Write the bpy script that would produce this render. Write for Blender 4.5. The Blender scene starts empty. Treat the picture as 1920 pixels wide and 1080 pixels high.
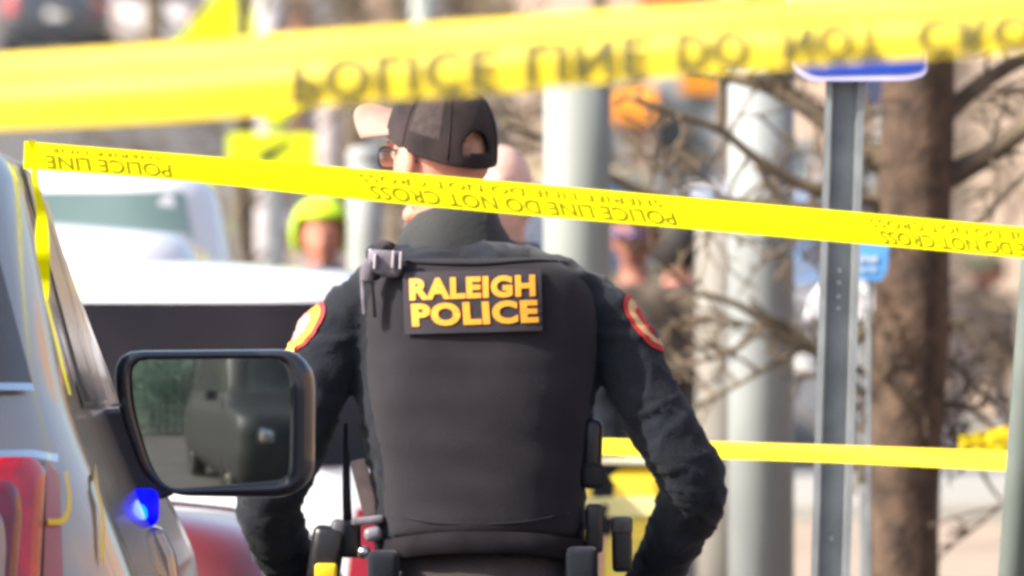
import bpy, bmesh, math, random
from mathutils import Vector, Matrix, noise
from mathutils.bvhtree import BVHTree
random.seed(7)
PI = math.pi
R = math.radians
scene = bpy.context.scene
C = bpy.context.collection

# ------------------------------------------------------------------ camera, sky, sun, exposure
F = 31500.0                      # focal length in photo pixels (1920 wide)
HZ = 450.0                       # horizon row in the photo
CH = 1.64                        # camera height
cam_d = bpy.data.cameras.new('camera')
cam = bpy.data.objects.new('camera', cam_d)
C.objects.link(cam)
cam.location = (0, 0, CH)
cam.rotation_euler = (PI / 2 - math.atan((540 - HZ) / F), 0, 0)
cam_d.sensor_width = 36
cam_d.lens = 36 * F / 1920
cam_d.clip_start = 0.5
cam_d.clip_end = 2000
cam_d.dof.use_dof = True
cam_d.dof.focus_distance = 28.6
cam_d.dof.aperture_fstop = (cam_d.lens / 1000) / 0.043
scene.camera = cam

SUN = Vector((-0.74, -0.30, 0.60)).normalized()
el = math.asin(SUN.z)
az = math.atan2(SUN.x, SUN.y)
world = bpy.data.worlds.new('World')
scene.world = world
world.use_nodes = True
wn = world.node_tree
sky = wn.nodes.new('ShaderNodeTexSky')
sky.sky_type = 'NISHITA'
sky.sun_disc = False
sky.sun_elevation = el
sky.sun_rotation = az
sky.air_density = 1.0
sky.dust_density = 4.0
sky.ozone_density = 1.0
bg = wn.nodes['Background']
wn.links.new(sky.outputs[0], bg.inputs[0])
bg.inputs[1].default_value = 0.15
sd = bpy.data.lights.new('sun', 'SUN')
sd.energy = 4.3
sd.angle = R(0.5)
sd.color = (1.0, 0.95, 0.87)
sun = bpy.data.objects.new('sun', sd)
sun.rotation_euler = SUN.to_track_quat('Z', 'Y').to_euler()
sun.location = (-30, -10, 40)
C.objects.link(sun)
scene.view_settings.view_transform = 'Standard'
scene.view_settings.look = 'None'
scene.view_settings.gamma = 1
scene.view_settings.exposure = 1.0
scene.cycles.use_denoising = True
scene.cycles.max_bounces = 8
scene.cycles.filter_width = 3.3
scene.cycles.sample_clamp_indirect = 6
scene.render.film_transparent = False

# ------------------------------------------------------------------ helpers
def W(px, py, d):
    return Vector(((px - 960) / F * d, d, CH - (py - HZ) / F * d))

MATS = {}
def mat(name, col, rough=0.6, metal=0.0, var=0.12, scale=6.0, bump=0.0, coat=0.0, spec=0.5, trans=0.0, emit=None, es=0.0,
        col2=None, sheen=0.0, glass=False, tl=0.0, sss=0.0, bscale=None):
    if name in MATS:
        return MATS[name]
    m = bpy.data.materials.new(name)
    m.use_nodes = True
    nt = m.node_tree
    b = nt.nodes['Principled BSDF']
    tc = nt.nodes.new('ShaderNodeTexCoord')
    nz = nt.nodes.new('ShaderNodeTexNoise')
    nz.inputs['Scale'].default_value = scale
    nz.inputs['Detail'].default_value = 6
    nt.links.new(tc.outputs['Object'], nz.inputs['Vector'])
    mx = nt.nodes.new('ShaderNodeMix')
    mx.data_type = 'RGBA'
    c2 = col2 or tuple(max(0, c * (1 - var * 2)) for c in col)
    mx.inputs[6].default_value = (*c2, 1)
    mx.inputs[7].default_value = (*(min(1, c * (1 + var)) for c in col), 1)
    rp = nt.nodes.new('ShaderNodeMapRange')
    rp.inputs[1].default_value = 0.32
    rp.inputs[2].default_value = 0.68
    nt.links.new(nz.outputs['Fac'], rp.inputs[0])
    nt.links.new(rp.outputs[0], mx.inputs[0])
    nt.links.new(mx.outputs[2], b.inputs['Base Color'])
    b.inputs['Roughness'].default_value = rough
    b.inputs['Metallic'].default_value = metal
    b.inputs['Specular IOR Level'].default_value = spec
    b.inputs['Coat Weight'].default_value = coat
    b.inputs['Coat Roughness'].default_value = 0.05
    b.inputs['Sheen Weight'].default_value = sheen
    b.inputs['Transmission Weight'].default_value = trans
    if sss:
        b.inputs['Subsurface Weight'].default_value = sss
        b.inputs['Subsurface Scale'].default_value = 0.02
        b.inputs['Subsurface Radius'].default_value = (1, .3, .15)
    if emit:
        b.inputs['Emission Color'].default_value = (*emit, 1)
        b.inputs['Emission Strength'].default_value = es
    if bump:
        n2 = nt.nodes.new('ShaderNodeTexNoise')
        n2.inputs['Scale'].default_value = bscale or scale * 6
        n2.inputs['Detail'].default_value = 5
        nt.links.new(tc.outputs['Object'], n2.inputs['Vector'])
        bp = nt.nodes.new('ShaderNodeBump')
        bp.inputs['Strength'].default_value = bump
        bp.inputs['Distance'].default_value = 0.01
        nt.links.new(n2.outputs['Fac'], bp.inputs['Height'])
        nt.links.new(bp.outputs[0], b.inputs['Normal'])
    if tl:
        t = nt.nodes.new('ShaderNodeBsdfTranslucent')
        nt.links.new(mx.outputs[2], t.inputs[0])
        ms = nt.nodes.new('ShaderNodeMixShader')
        ms.inputs[0].default_value = tl
        out = nt.nodes['Material Output']
        nt.links.new(b.outputs[0], ms.inputs[1])
        nt.links.new(t.outputs[0], ms.inputs[2])
        nt.links.new(ms.outputs[0], out.inputs[0])
    MATS[name] = m
    return m

def tag(o, label=None, cat=None, group=None, kind=None):
    if label: o['label'] = label
    if cat: o['category'] = cat
    if group: o['group'] = group
    if kind: o['kind'] = kind
    return o

def thing(name, label, cat, loc, group=None):
    o = bpy.data.objects.new(name, None)
    o.empty_display_size = 0.2
    o.location = loc
    C.objects.link(o)
    return tag(o, label, cat, group)

def inv_of(o):
    m = Matrix.Identity(4)
    p = o
    while p is not None:
        if p.type == 'EMPTY':
            m = Matrix.Translation(p.location) @ m
        p = p.parent
    return m.inverted()

def adopt(o, parent):
    """geometry is modelled in world coordinates; keep it there under its parent"""
    if parent is None:
        return
    o.parent = parent
    if parent.type == 'EMPTY':
        o.matrix_parent_inverse = Matrix.Translation(parent.location).inverted()

def link_mesh(name, me, m, parent=None, smooth=True):
    o = bpy.data.objects.new(name, me)
    C.objects.link(o)
    me.name = name
    if m is not None:
        me.materials.clear()
        me.materials.append(m)
    if smooth:
        me.polygons.foreach_set('use_smooth', [True] * len(me.polygons))
    adopt(o, parent)
    return o

def obj(name, bm, m, parent=None, smooth=False, bevel=0.0, recalc=True):
    if recalc:
        bmesh.ops.recalc_face_normals(bm, faces=bm.faces)
    me = bpy.data.meshes.new(name)
    bm.to_mesh(me)
    bm.free()
    o = link_mesh(name, me, m, parent, smooth)
    if bevel:
        bv = o.modifiers.new('bevel', 'BEVEL')
        bv.width = bevel
        bv.segments = 3
        bv.limit_method = 'ANGLE'
        bv.angle_limit = R(40)
    return o

def box(bm, c, s, rot=None):
    M = Matrix.Translation(c) @ (rot.to_4x4() if rot else Matrix.Identity(4)) @ Matrix.Diagonal((*s, 1))
    bmesh.ops.create_cube(bm, size=1, matrix=M)

def rings(bm, rs, cap=True, closed=True):
    prev = None
    first = None
    for r in rs:
        vs = [bm.verts.new(p) for p in r]
        if prev:
            n = len(vs)
            for i in range(n if closed else n - 1):
                bm.faces.new((prev[i], prev[(i + 1) % n], vs[(i + 1) % n], vs[i]))
        else:
            first = vs
        prev = vs
    if cap and closed:
        bm.faces.new(list(reversed(first)))
        bm.faces.new(prev)

def tube(bm, pts, rad, n=10, cap=True, flat=1.0):
    pts = [Vector(p) for p in pts]
    if not hasattr(rad, '__len__'): rad = [rad] * len(pts)
    rs = []
    up = None
    for i, p in enumerate(pts):
        a = pts[max(0, i - 1)]
        b = pts[min(len(pts) - 1, i + 1)]
        t = (b - a).normalized()
        if up is None:
            up = Vector((0, 1, 0)) if abs(t.y) < .9 else Vector((1, 0, 0))
        u = (up - t * up.dot(t)).normalized()
        v = t.cross(u)
        up = u
        rs.append([p + (u * math.cos(2 * PI * k / n) * flat + v * math.sin(2 * PI * k / n)) * rad[i] for k in range(n)])
    rings(bm, rs, cap)

def smooth_path(pts, sub=4):
    pts = [Vector(p) for p in pts]
    out = []
    for i in range(len(pts) - 1):
        p0 = pts[max(i - 1, 0)]; p1 = pts[i]; p2 = pts[i + 1]; p3 = pts[min(i + 2, len(pts) - 1)]
        for k in range(sub):
            t = k / sub
            out.append(0.5 * ((2 * p1) + (p2 - p0) * t + (2 * p0 - 5 * p1 + 4 * p2 - p3) * t * t + (3 * p1 - p0 - 3 * p2 + p3) * t ** 3))
    out.append(pts[-1])
    return out

def interp(tab, x):
    if x <= tab[0][0]: return tab[0][1]
    for (a, fa), (b, fb) in zip(tab, tab[1:]):
        if x <= b:
            t = (x - a) / (b - a)
            return fa + (fb - fa) * t
    return tab[-1][1]

def sinterp(tab, x):
    """smooth table lookup"""
    n = len(tab)
    if x <= tab[0][0]: return tab[0][1]
    if x >= tab[-1][0]: return tab[-1][1]
    for i in range(n - 1):
        if x <= tab[i + 1][0]:
            x1, y1 = tab[i]; x2, y2 = tab[i + 1]
            x0, y0 = tab[max(i - 1, 0)]; x3, y3 = tab[min(i + 2, n - 1)]
            t = (x - x1) / (x2 - x1); h = x2 - x1
            m1 = (y2 - y0) / max(1e-6, x2 - x0); m2 = (y3 - y1) / max(1e-6, x3 - x1)
            return ((2 * t ** 3 - 3 * t * t + 1) * y1 + (t ** 3 - 2 * t * t + t) * h * m1 + (-2 * t ** 3 + 3 * t * t) * y2 + (t ** 3 - t * t) * h * m2)

def remesh(bm, voxel, smooth_it=3, amp=0.0, nscale=8.0):
    bmesh.ops.recalc_face_normals(bm, faces=bm.faces)
    me = bpy.data.meshes.new('tmp')
    bm.to_mesh(me); bm.free()
    o = bpy.data.objects.new('tmp', me)
    C.objects.link(o)
    md = o.modifiers.new('r', 'REMESH'); md.mode = 'VOXEL'; md.voxel_size = voxel
    if smooth_it:
        s = o.modifiers.new('s', 'SMOOTH'); s.iterations = smooth_it; s.factor = 0.5
    dg = bpy.context.evaluated_depsgraph_get()
    res = bpy.data.meshes.new_from_object(o.evaluated_get(dg))
    bpy.data.objects.remove(o)
    if amp:
        ns = [v.normal.copy() for v in res.vertices]
        for v, nn in zip(res.vertices, ns):
            p = v.co
            q = Vector((p.x * nscale, p.y * nscale, p.z * nscale * 1.6))
            f = noise.noise(q) + .5 * noise.noise(q * 2.3)
            w = q + Vector((noise.noise(q * .7), noise.noise(q * .7 + Vector((3, 3, 3))), noise.noise(q * .8))) * .9
            r = (1 - abs(noise.noise(Vector((w.x * .9, w.y * .9, w.z * 1.7))) * 2)) ** 3
            r2 = (1 - min(1, abs(noise.noise(Vector((w.x * 1.9 + w.z, w.y * 1.9, w.z * 2.9 - w.x))) * 2.2))) ** 3
            v.co = p + nn * amp * (f * .35 + r * .45 + r2 * .35 - .2)
    return res

def font_mesh(text, size=1.0, offset=0.0, depth=0.0, spacing=1.0, res=4):
    cu = bpy.data.curves.new('txt', 'FONT')
    cu.body = text
    cu.size = size
    cu.offset = offset
    cu.extrude = depth
    cu.space_character = spacing
    cu.resolution_u = res
    o = bpy.data.objects.new('txt', cu)
    C.objects.link(o)
    dg = bpy.context.evaluated_depsgraph_get()
    me = bpy.data.meshes.new_from_object(o.evaluated_get(dg))
    bpy.data.objects.remove(o)
    bm = bmesh.new(); bm.from_mesh(me)
    bpy.data.meshes.remove(me)
    return bm

def text_fit(text, fn, name, m, parent, offset=0.0, cuts=(0, 0), spacing=1.0):
    """flat text scaled to the unit square, cut finely, each vertex sent through fn(u, v) (u right, v up)"""
    bm = font_mesh(text, 1.0, offset, spacing=spacing)
    xs = [v.co.x for v in bm.verts]; ys = [v.co.y for v in bm.verts]
    x0, x1, y0, y1 = min(xs), max(xs), min(ys), max(ys)
    for v in bm.verts:
        v.co = Vector(((v.co.x - x0) / (x1 - x0), (v.co.y - y0) / (y1 - y0), 0))
    for k in range(1, cuts[1]):
        bmesh.ops.bisect_plane(bm, geom=bm.verts[:] + bm.edges[:] + bm.faces[:], plane_co=(0, k / cuts[1], 0), plane_no=(0, 1, 0))
    for k in range(1, cuts[0]):
        bmesh.ops.bisect_plane(bm, geom=bm.verts[:] + bm.edges[:] + bm.faces[:], plane_co=(k / cuts[0], 0, 0), plane_no=(1, 0, 0))
    for v in bm.verts:
        v.co = fn(v.co.x, v.co.y)
    return obj(name, bm, m, parent, recalc=False)

def rounded_poly(pts, r, n=7):
    out = []
    N = len(pts)
    for i in range(N):
        p = Vector(pts[i]); a = Vector(pts[i - 1]); b = Vector(pts[(i + 1) % N])
        da = (a - p); db = (b - p)
        rr = min(r[i] if hasattr(r, '__len__') else r, da.length * .48, db.length * .48)
        s = p + da.normalized() * rr; e = p + db.normalized() * rr
        for k in range(n + 1):
            t = k / n
            out.append(s * (1 - t) ** 2 + p * 2 * t * (1 - t) + e * t * t)
    return out

# ------------------------------------------------------------------ materials
M_black = mat('black_cloth', (0.012, 0.015, 0.023), 0.9, var=0.2, scale=14, bump=0.25, bscale=220, sheen=0.12, spec=.25)
M_vest = mat('vest_cloth', (0.0235, 0.0215, 0.027), 0.95, var=0.12, scale=9, bump=0.3, bscale=400, sheen=0.08, spec=.2)
M_panel = mat('panel_cloth', (0.034, 0.028, 0.036), 0.9, var=0.1, scale=20)
M_letter = mat('gold_lettering', (0.88, 0.38, 0.03), 0.6, var=0.05, scale=60)
M_skin = mat('skin', (0.72, 0.31, 0.22), 0.55, var=0.1, scale=18, sss=0.35)
M_skin2 = mat('pale_skin', (0.72, 0.45, 0.37), 0.5, var=0.1, scale=18, sss=0.2)
M_skin3 = mat('ruddy_skin', (0.5, 0.2, 0.13), 0.55, var=0.1, scale=18, sss=0.1)
M_cap = mat('cap_cloth', (0.030, 0.020, 0.020), 0.9, var=0.3, scale=18, bump=0.3, bscale=500, sheen=0.1, spec=.3)
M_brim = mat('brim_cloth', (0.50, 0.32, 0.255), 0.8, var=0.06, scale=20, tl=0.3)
M_plastic = mat('black_plastic', (0.02, 0.02, 0.022), 0.32, var=0.2, scale=10, bump=0.05)
M_rubber = mat('rubber', (0.02, 0.02, 0.02), 0.8, var=0.2)
M_greyp = mat('grey_webbing', (0.17, 0.155, 0.18), 0.8, var=0.25, scale=30, bump=0.2)
M_metal = mat('bright_metal', (0.7, 0.7, 0.7), 0.2, 1.0, var=0.1)
M_tape = mat('tape_plastic', (0.74, 0.72, 0.0), 0.6, var=0.01, scale=3, spec=0.1, tl=0.25)
M_tape1 = mat('near_tape_plastic', (0.92, 0.68, 0.012), 0.45, var=0.01, scale=3, spec=0.9, tl=0.2)
M_ink1 = mat('tape_print', (0.11, 0.10, 0.03), 0.6, var=0.05, spec=0.3)
M_ink2 = mat('faint_tape_print', (0.14, 0.115, 0.0), 0.6, var=0.05, spec=.1)
M_silver = mat('silver_paint', (0.44, 0.385, 0.335), 0.2, 0.6, var=0.03, coat=.5, scale=2)
M_white = mat('white_paint', (0.82, 0.82, 0.83), 0.25, 0.0, var=0.02, coat=1.0, scale=2)
M_dark = mat('dark_paint', (0.04, 0.045, 0.055), 0.28, 0.0, var=0.05, coat=1.0)
M_red = mat('red_paint', (0.22, 0.03, 0.028), 0.35, 0.2, var=0.05, coat=1.0)
M_teal = mat('grey_blue_paint', (0.16, 0.22, 0.25), 0.3, 0.4, var=0.05, coat=1.0)
M_glass = mat('dark_glass', (0.013, 0.010, 0.010), 0.08, 0.0, var=0.3, scale=2, spec=0.4)
M_glassb = mat('brown_glass', (0.09, 0.07, 0.045), 0.12, 0.0, var=0.1, spec=1.0)
M_glassg = mat('pale_green_glass', (0.17, 0.25, 0.235), 0.15, 0.0, var=0.2, scale=1.5, spec=0.8)
M_lens = mat('red_lens', (0.62, 0.004, 0.022), 0.3, 0.0, var=0.25, scale=12, coat=1.0)
M_lensd = mat('dark_red_lens', (0.16, 0.006, 0.015), 0.12, 0.0, var=0.25, scale=12, coat=1.0)
M_chrome = mat('chrome', (0.85, 0.83, 0.8), 0.12, 1.0, var=0.03)
M_galv = mat('galvanised_steel', (0.27, 0.29, 0.30), 0.5, 0.3, var=0.12, scale=12, bump=0.05)
M_conc = mat('painted_steel_pillar', (0.25, 0.27, 0.245), 0.7, 0.0, var=0.08, scale=3, bump=0.06)
M_bark = mat('bark', (0.095, 0.058, 0.036), 0.9, var=0.35, scale=14, bump=0.9, bscale=40, col2=(0.035, 0.022, 0.015))
M_twig = mat('twig_bark', (0.15, 0.112, 0.072), 0.9, var=0.3, scale=10)
M_leaf = mat('dry_leaf', (0.13, 0.08, 0.045), 0.9, var=0.5, scale=5)

# ------------------------------------------------------------------ terrain
def sstep(a, b, x):
    t = max(0.0, min(1.0, (x - a) / (b - a)))
    return t * t * (3 - 2 * t)

def ground_h(x, y):
    ramp = max(0.0, y - 92) * 0.0245
    ramp *= sstep(88, 130, y)
    side = 1 - sstep(-2.2, 0.3, x) * (1 - sstep(135, 190, y))
    return ramp * side

def terrain():
    bm = bmesh.new()
    xs = [-260, -120, -60, -30, -18, -12, -8, -6, -4, -3, -2.2, -1.7, -1.2, -.7, -.2, .3, 1, 2, 4, 8, 14, 22, 40, 80, 160, 300]
    ys = [-120, -60, -20, 0, 20, 40, 60, 80, 88, 92, 96, 100, 105, 110, 116, 122, 128, 135, 145, 155, 170, 190, 220, 260, 300, 360, 450, 700, 1100]
    g = [[bm.verts.new((x, y, ground_h(x, y))) for x in xs] for y in ys]
    for j in range(len(ys) - 1):
        for i in range(len(xs) - 1):
            bm.faces.new((g[j][i], g[j][i + 1], g[j + 1][i + 1], g[j + 1][i]))
    o = obj('ground', bm, mat('asphalt', (0.11, 0.10, 0.095), 0.9, var=0.15, scale=1.5, bump=0.3, bscale=60), smooth=True)
    tag(o, kind='structure')
terrain()
bm = bmesh.new(); box(bm, (6.4, 89, -0.04), (12.2, 17.0, 0.09))
tag(obj('brick_pavement', bm, mat('peach_paving', (0.36, 0.27, 0.20), 0.9, var=0.08, scale=3, bump=0.2)), kind='structure')
bm = bmesh.new(); box(bm, (6.4, 109.6, 0.01), (12.2, 24, 0.24))
tag(obj('raised_pavement', bm, mat('white_concrete', (0.36, 0.345, 0.31), 0.9, var=0.06, scale=2, bump=0.2), bevel=0.02), kind='structure')

# ------------------------------------------------------------------ cars
class Car:
    """body of stacked rounded rectangles; local frame: rear at y=0, forward +y, right side +x"""
    def __init__(s, lv, M, taper=0.0, zt=(1.38, 1.78), bow=0.05, r=0.28, fbow=0.18):
        s.lv, s.M, s.taper, s.zt, s.bow, s.r, s.fbow = lv, M, taper, zt, bow, r, fbow
        s.t = [[(l[0], l[k]) for l in lv] for k in (1, 2, 3)]
    def par(s, z):
        return tuple(sinterp(t, z) for t in s.t)
    def tp(s, y, z):
        f = (z - s.zt[0]) / (s.zt[1] - s.zt[0])
        return s.taper * max(0, min(1.2, f)) * y
    def side_x(s, y, z):
        y0, y1, w = s.par(z)
        r = min(s.r, w * .6)
        x = w
        for e in (y0 + r - y, y - (y1 - r)):
            if e > 0: x = w - r + math.sqrt(max(0, r * r - e * e))
        return x - s.tp(y, z)
    def rear_y(s, x, z):
        y0, y1, w = s.par(z)
        r = min(s.r, w * .6)
        e = abs(x) - (w - r)
        return y0 + (r - math.sqrt(max(0, r * r - min(e, r) ** 2)) if e > 0 else 0) + s.bow * (x / w) ** 2 - s.bow
    def front_y(s, x, z):
        y0, y1, w = s.par(z)
        r = min(s.r, w * .6)
        e = abs(x) - (w - r)
        return y1 - (r - math.sqrt(max(0, r * r - min(e, r) ** 2)) if e > 0 else 0) - s.fbow * (x / w) ** 2
    def ring(s, z):
        y0, y1, w = s.par(z)
        r = min(s.r, w * .6)
        pts = []
        nx, nc, ny = 6, 6, 14
        rear = [(-(w - r) + 2 * (w - r) * i / nx) for i in range(nx + 1)]
        for x in rear: pts.append((x, s.rear_y(x, z)))
        for k in range(1, nc):
            a = PI / 2 * k / nc
            x = w - r + r * math.sin(a); y = y0 + r - r * math.cos(a)
            b = s.bow * (x / w) ** 2 - s.bow
            pts.append((x, y + b * (1 - k / nc)))
        for k in range(ny + 1):
            pts.append((w, y0 + r + (y1 - y0 - 2 * r) * k / ny))
        for k in range(1, nc):
            a = PI / 2 * k / nc
            x = w - r + r * math.cos(a); y = y1 - r + r * math.sin(a)
            pts.append((x, y - s.fbow * (x / w) ** 2 * (k / nc)))
        for x in reversed(rear): pts.append((x, s.front_y(x, z)))
        for k in range(1, nc):
            a = PI / 2 * k / nc
            x = w - r + r * math.sin(a); y = y1 - r + r * math.cos(a)
            pts.append((-x, y - s.fbow * (x / w) ** 2 * (1 - k / nc)))
        for k in range(ny + 1):
            pts.append((-w, y1 - r - (y1 - y0 - 2 * r) * k / ny))
        for k in range(1, nc):
            a = PI / 2 * k / nc
            x = w - r + r * math.cos(a); y = y0 + r - r * math.sin(a)
            b = s.bow * (x / w) ** 2 - s.bow
            pts.append((-x, y + b * (k / nc)))
        return [s.M @ Vector((x - math.copysign(min(abs(x), s.tp(y, z)), x) , y, z)) for x, y in pts]
    def body(s, m, parent, step=0.03):
        bm = bmesh.new()
        z0, z1 = s.lv[0][0], s.lv[-1][0]
        n = max(8, int((z1 - z0) / step))
        rings(bm, [s.ring(z0 + (z1 - z0) * i / n) for i in range(n + 1)])
        return obj('body', bm, m, parent, smooth=True)
    def patch(s, where, c, name, m, parent, off=0.004, n=10, sgn=1, smooth=True):
        """c: four corners (a, z) counter-clockwise; a is y on the side, x on the rear or front"""
        bm = bmesh.new()
        g = []
        for j in range(n + 1):
            row = []
            v = j / n
            for i in range(n + 1):
                u = i / n
                a = (1 - u) * (1 - v) * c[0][0] + u * (1 - v) * c[1][0] + u * v * c[2][0] + (1 - u) * v * c[3][0]
                z = (1 - u) * (1 - v) * c[0][1] + u * (1 - v) * c[1][1] + u * v * c[2][1] + (1 - u) * v * c[3][1]
                if where == 'side': p = Vector((sgn * (s.side_x(a, z) + off), a, z))
                elif where == 'rear': p = Vector((a, s.rear_y(a, z) - off, z))
                else: p = Vector((a, s.front_y(a, z) + off, z))
                row.append(bm.verts.new(s.M @ p))
            g.append(row)
        for j in range(n):
            for i in range(n):
                bm.faces.new((g[j][i], g[j][i + 1], g[j + 1][i + 1], g[j + 1][i]))
        return obj(name, bm, m, parent, smooth=smooth)
    def wheel(s, x, y, rad, parent):
        bm = bmesh.new()
        sg = 1 if x > 0 else -1
        prof = [(rad * .62, .02), (rad * .93, 0), (rad, .03), (rad, .19), (rad * .93, .22), (rad * .6, .22)]
        rs = []
        for k in range(28):
            a = 2 * PI * k / 28
            rs.append([s.M @ Vector((x - sg * t, y + r_ * math.cos(a), rad + r_ * math.sin(a))) for r_, t in prof])
        rs.append(rs[0])
        rings(bm, rs, cap=False)
        w = obj('wheel', bm, M_rubber, parent, smooth=True)
        bm = bmesh.new()
        rs = []
        for k in range(28):
            a = 2 * PI * k / 28
            rs.append([s.M @ Vector((x - sg * t, y + r_ * math.cos(a), rad + r_ * math.sin(a))) for r_, t in ((.03, .02), (rad * .3, .03), (rad * .62, .022), (rad * .62, .08), (.02, .08))])
        rs.append(rs[0])
        rings(bm, rs, cap=False)
        obj('rim', bm, M_chrome, w, smooth=True)

def suv_levels(L, hw, belt, top, nose=1.0, slope=0.55, hatch=0.28, hood=0.98):
    """generic hatchback / SUV: (z, y0, y1, w)"""
    cb = L * (1 - 0.235 * nose)         # foot of the windscreen
    return [(0.22, .10, L - .08, hw * .86), (0.34, .03, L - .02, hw * .96), (0.55, 0, L, hw), (0.75, .0, L - .01, hw), (hood - .1, .03, L - .06, hw * .985),
            (hood, .05, L - .25, hw * .96), (hood + .05, .06, cb + .25, hw * .94), (belt, .08, cb, hw * .915), (belt + .12, .12, cb - .2, hw * .885),
            (top - .12, hatch, cb - slope, hw * .79), (top - .04, hatch + .05, cb - slope - .18, hw * .72), (top - .01, hatch + .14, cb - slope - .34, hw * .6), (top, hatch + .45, cb - slope - .7, hw * .3)]

def make_car(name, label, cat, px, d, gz, paint, L=4.5, hw=.9, belt=1.0, top=1.5, rot=0.0, glass=M_glass, brake=False, group=None,
             hatch=0.28, slope=0.55, nose=1.0, plate=True, gtop=None, xoff=0.0, hood=None, wheels=True, away=True):
    loc = Vector(((px - 960) / F * d + xoff, d, gz))
    M = Matrix.Translation(loc) @ Matrix.Rotation(rot, 4, 'Z')
    hood = hood or belt - .04
    lv = suv_levels(L, hw, belt, top, nose, slope, hatch, hood)
    car = Car(lv, M, zt=(belt, top))
    t = thing(name, label, cat, loc, group)
    car.body(paint, t)
    gt = gtop or top - .10
    b = belt + .05
    def w_(z): return car.par(z)[2]
    car.patch('rear', [(-(w_(b) - .1), b), (w_(b) - .1, b), (w_(gt) - .09, gt), (-(w_(gt) - .09), gt)], 'rear_window', glass, t, .006)
    car.patch('front', [(-(w_(b) - .06), b), (w_(b) - .06, b), (w_(gt) - .07, gt), (-(w_(gt) - .07), gt)], 'windscreen', glass, t, .006)
    ya, yb = .55, L * (1 - .235 * nose) - .35
    for sg in (1, -1):
        segs = [(ya, ya + .35, ya + .75, ya + .75), (ya + .83, ya + .83, (ya + yb) / 2 + .1, (ya + yb) / 2 + .1), ((ya + yb) / 2 + .18, (ya + yb) / 2 + .18, yb - slope + .12, yb)]
        for a0, a1, a2, a3 in segs:
            if a2 - a1 < .1: continue
            car.patch('side', [(a0, b), (a3, b), (a2, gt), (a1, gt)], 'side_window', glass, t, .005, n=6, sgn=sg)
        tl = belt - .05
        bm = bmesh.new()
        car.patch('rear', [(sg * (hw - .30), tl - .3), (sg * (hw - .05), tl - .3), (sg * (hw - .10), tl), (sg * (hw - .26), tl)], 'tail_light', mat('far_lens', (.38, .012, .02), .2, coat=.5), t, .012, n=6)
        bm.free()
        car.patch('front', [(sg * (hw - .38), hood - .32), (sg * (hw - .12), hood - .3), (sg * (hw - .14), hood - .14), (sg * (hw - .36), hood - .2)], 'headlight', M_chrome, t, .012, n=5)
        bm = bmesh.new()
        yc = L * (1 - .235 * nose) - .35
        box(bm, M @ Vector((sg * (hw + .08), yc, belt + .02)), (.16, .1, .13), Matrix.Rotation(rot, 3, 'Z'))
        obj('door_mirror', bm, paint, t, bevel=.03)
        for yy in (L * .19, L * .81):
            if wheels: car.wheel(sg * (hw + .002), yy, .34, t)
    if brake:
        car.patch('rear', [(-.10, gt - .035), (.14, gt - .035), (.14, gt - .012), (-.10, gt - .012)], 'brake_light', mat('unlit_brake_lens', (.06, .008, .01), .4), t, .02, n=3)
    if plate:
        car.patch('rear', [(-.16, .72), (.16, .72), (.16, .86), (-.16, .86)], 'licence_plate', mat('plate', (.75, .72, .68), .5), t, .012, n=3)
    return t, car

# ------------------------------------------------------------------ silver police SUV at the left
PX0, PY0 = -1.56, 25.6
plv = [(0.25, .1, 4.9, .9), (0.35, .03, 4.98, .95), (.6, 0, 5.0, .985), (.9, 0, 4.98, 1.0), (1.06, .01, 4.9, .992), (1.13, .02, 4.75, .97), (1.22, .03, 4.4, .935), (1.34, .05, 3.95, .885),
       (1.40, .08, 3.8, .866), (1.55, .17, 3.55, .838), (1.70, .28, 3.2, .808), (1.76, .33, 3.05, .785), (1.79, .40, 2.9, .74), (1.81, .6, 2.6, .6), (1.82, .9, 2.3, .3)]
pcar = Car(plv, Matrix.Translation((PX0, PY0, 0)), taper=0.018, zt=(1.40, 1.78), bow=.05, r=.30)
suv = thing('police_car', 'silver police SUV with big black side mirror and glowing blue light', 'police car', (PX0, PY0, 0))
pcar.body(M_silver, suv, step=.02)

def on_side(px, py, off=0.004):
    lo, hi = 25.62, 29.6
    def f(y):
        z = CH - (py - HZ) / F * y
        return 960 + (PX0 + pcar.side_x(y - PY0, z)) / y * F - px
    zz = CH - (py - HZ) / F * 27.8
    hi = PY0 + pcar.par(zz)[1] - .34
    lo = PY0 + pcar.par(zz)[0] + .16
    if f(lo) > 0:
        y = lo
    elif f(hi) < 0:
        y = hi
    else:
        for _ in range(30):
            m = (lo + hi) / 2
            if f(m) < 0: lo = m
            else: hi = m
        y = (lo + hi) / 2
    z = CH - (py - HZ) / F * y
    p = Vector((PX0 + pcar.side_x(y - PY0, z), y, z))
    e = 0.01
    # outward normal from neighbouring surface points
    q1 = Vector((PX0 + pcar.side_x(y - PY0 + e, z), y + e, z))
    q2 = Vector((PX0 + pcar.side_x(y - PY0, z + e), y, z + e))
    n = (q1 - p).cross(q2 - p).normalized()
    if n.x < 0: n = -n
    return p + n * off

def on_rear(px, py, off=0.004):
    y = PY0
    for _ in range(12):
        z = CH - (py - HZ) / F * y
        x = (px - 960) / F * y
        y = PY0 + pcar.rear_y(x - PX0, z) - off
    return Vector(((px - 960) / F * y, y, CH - (py - HZ) / F * y))

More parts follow.
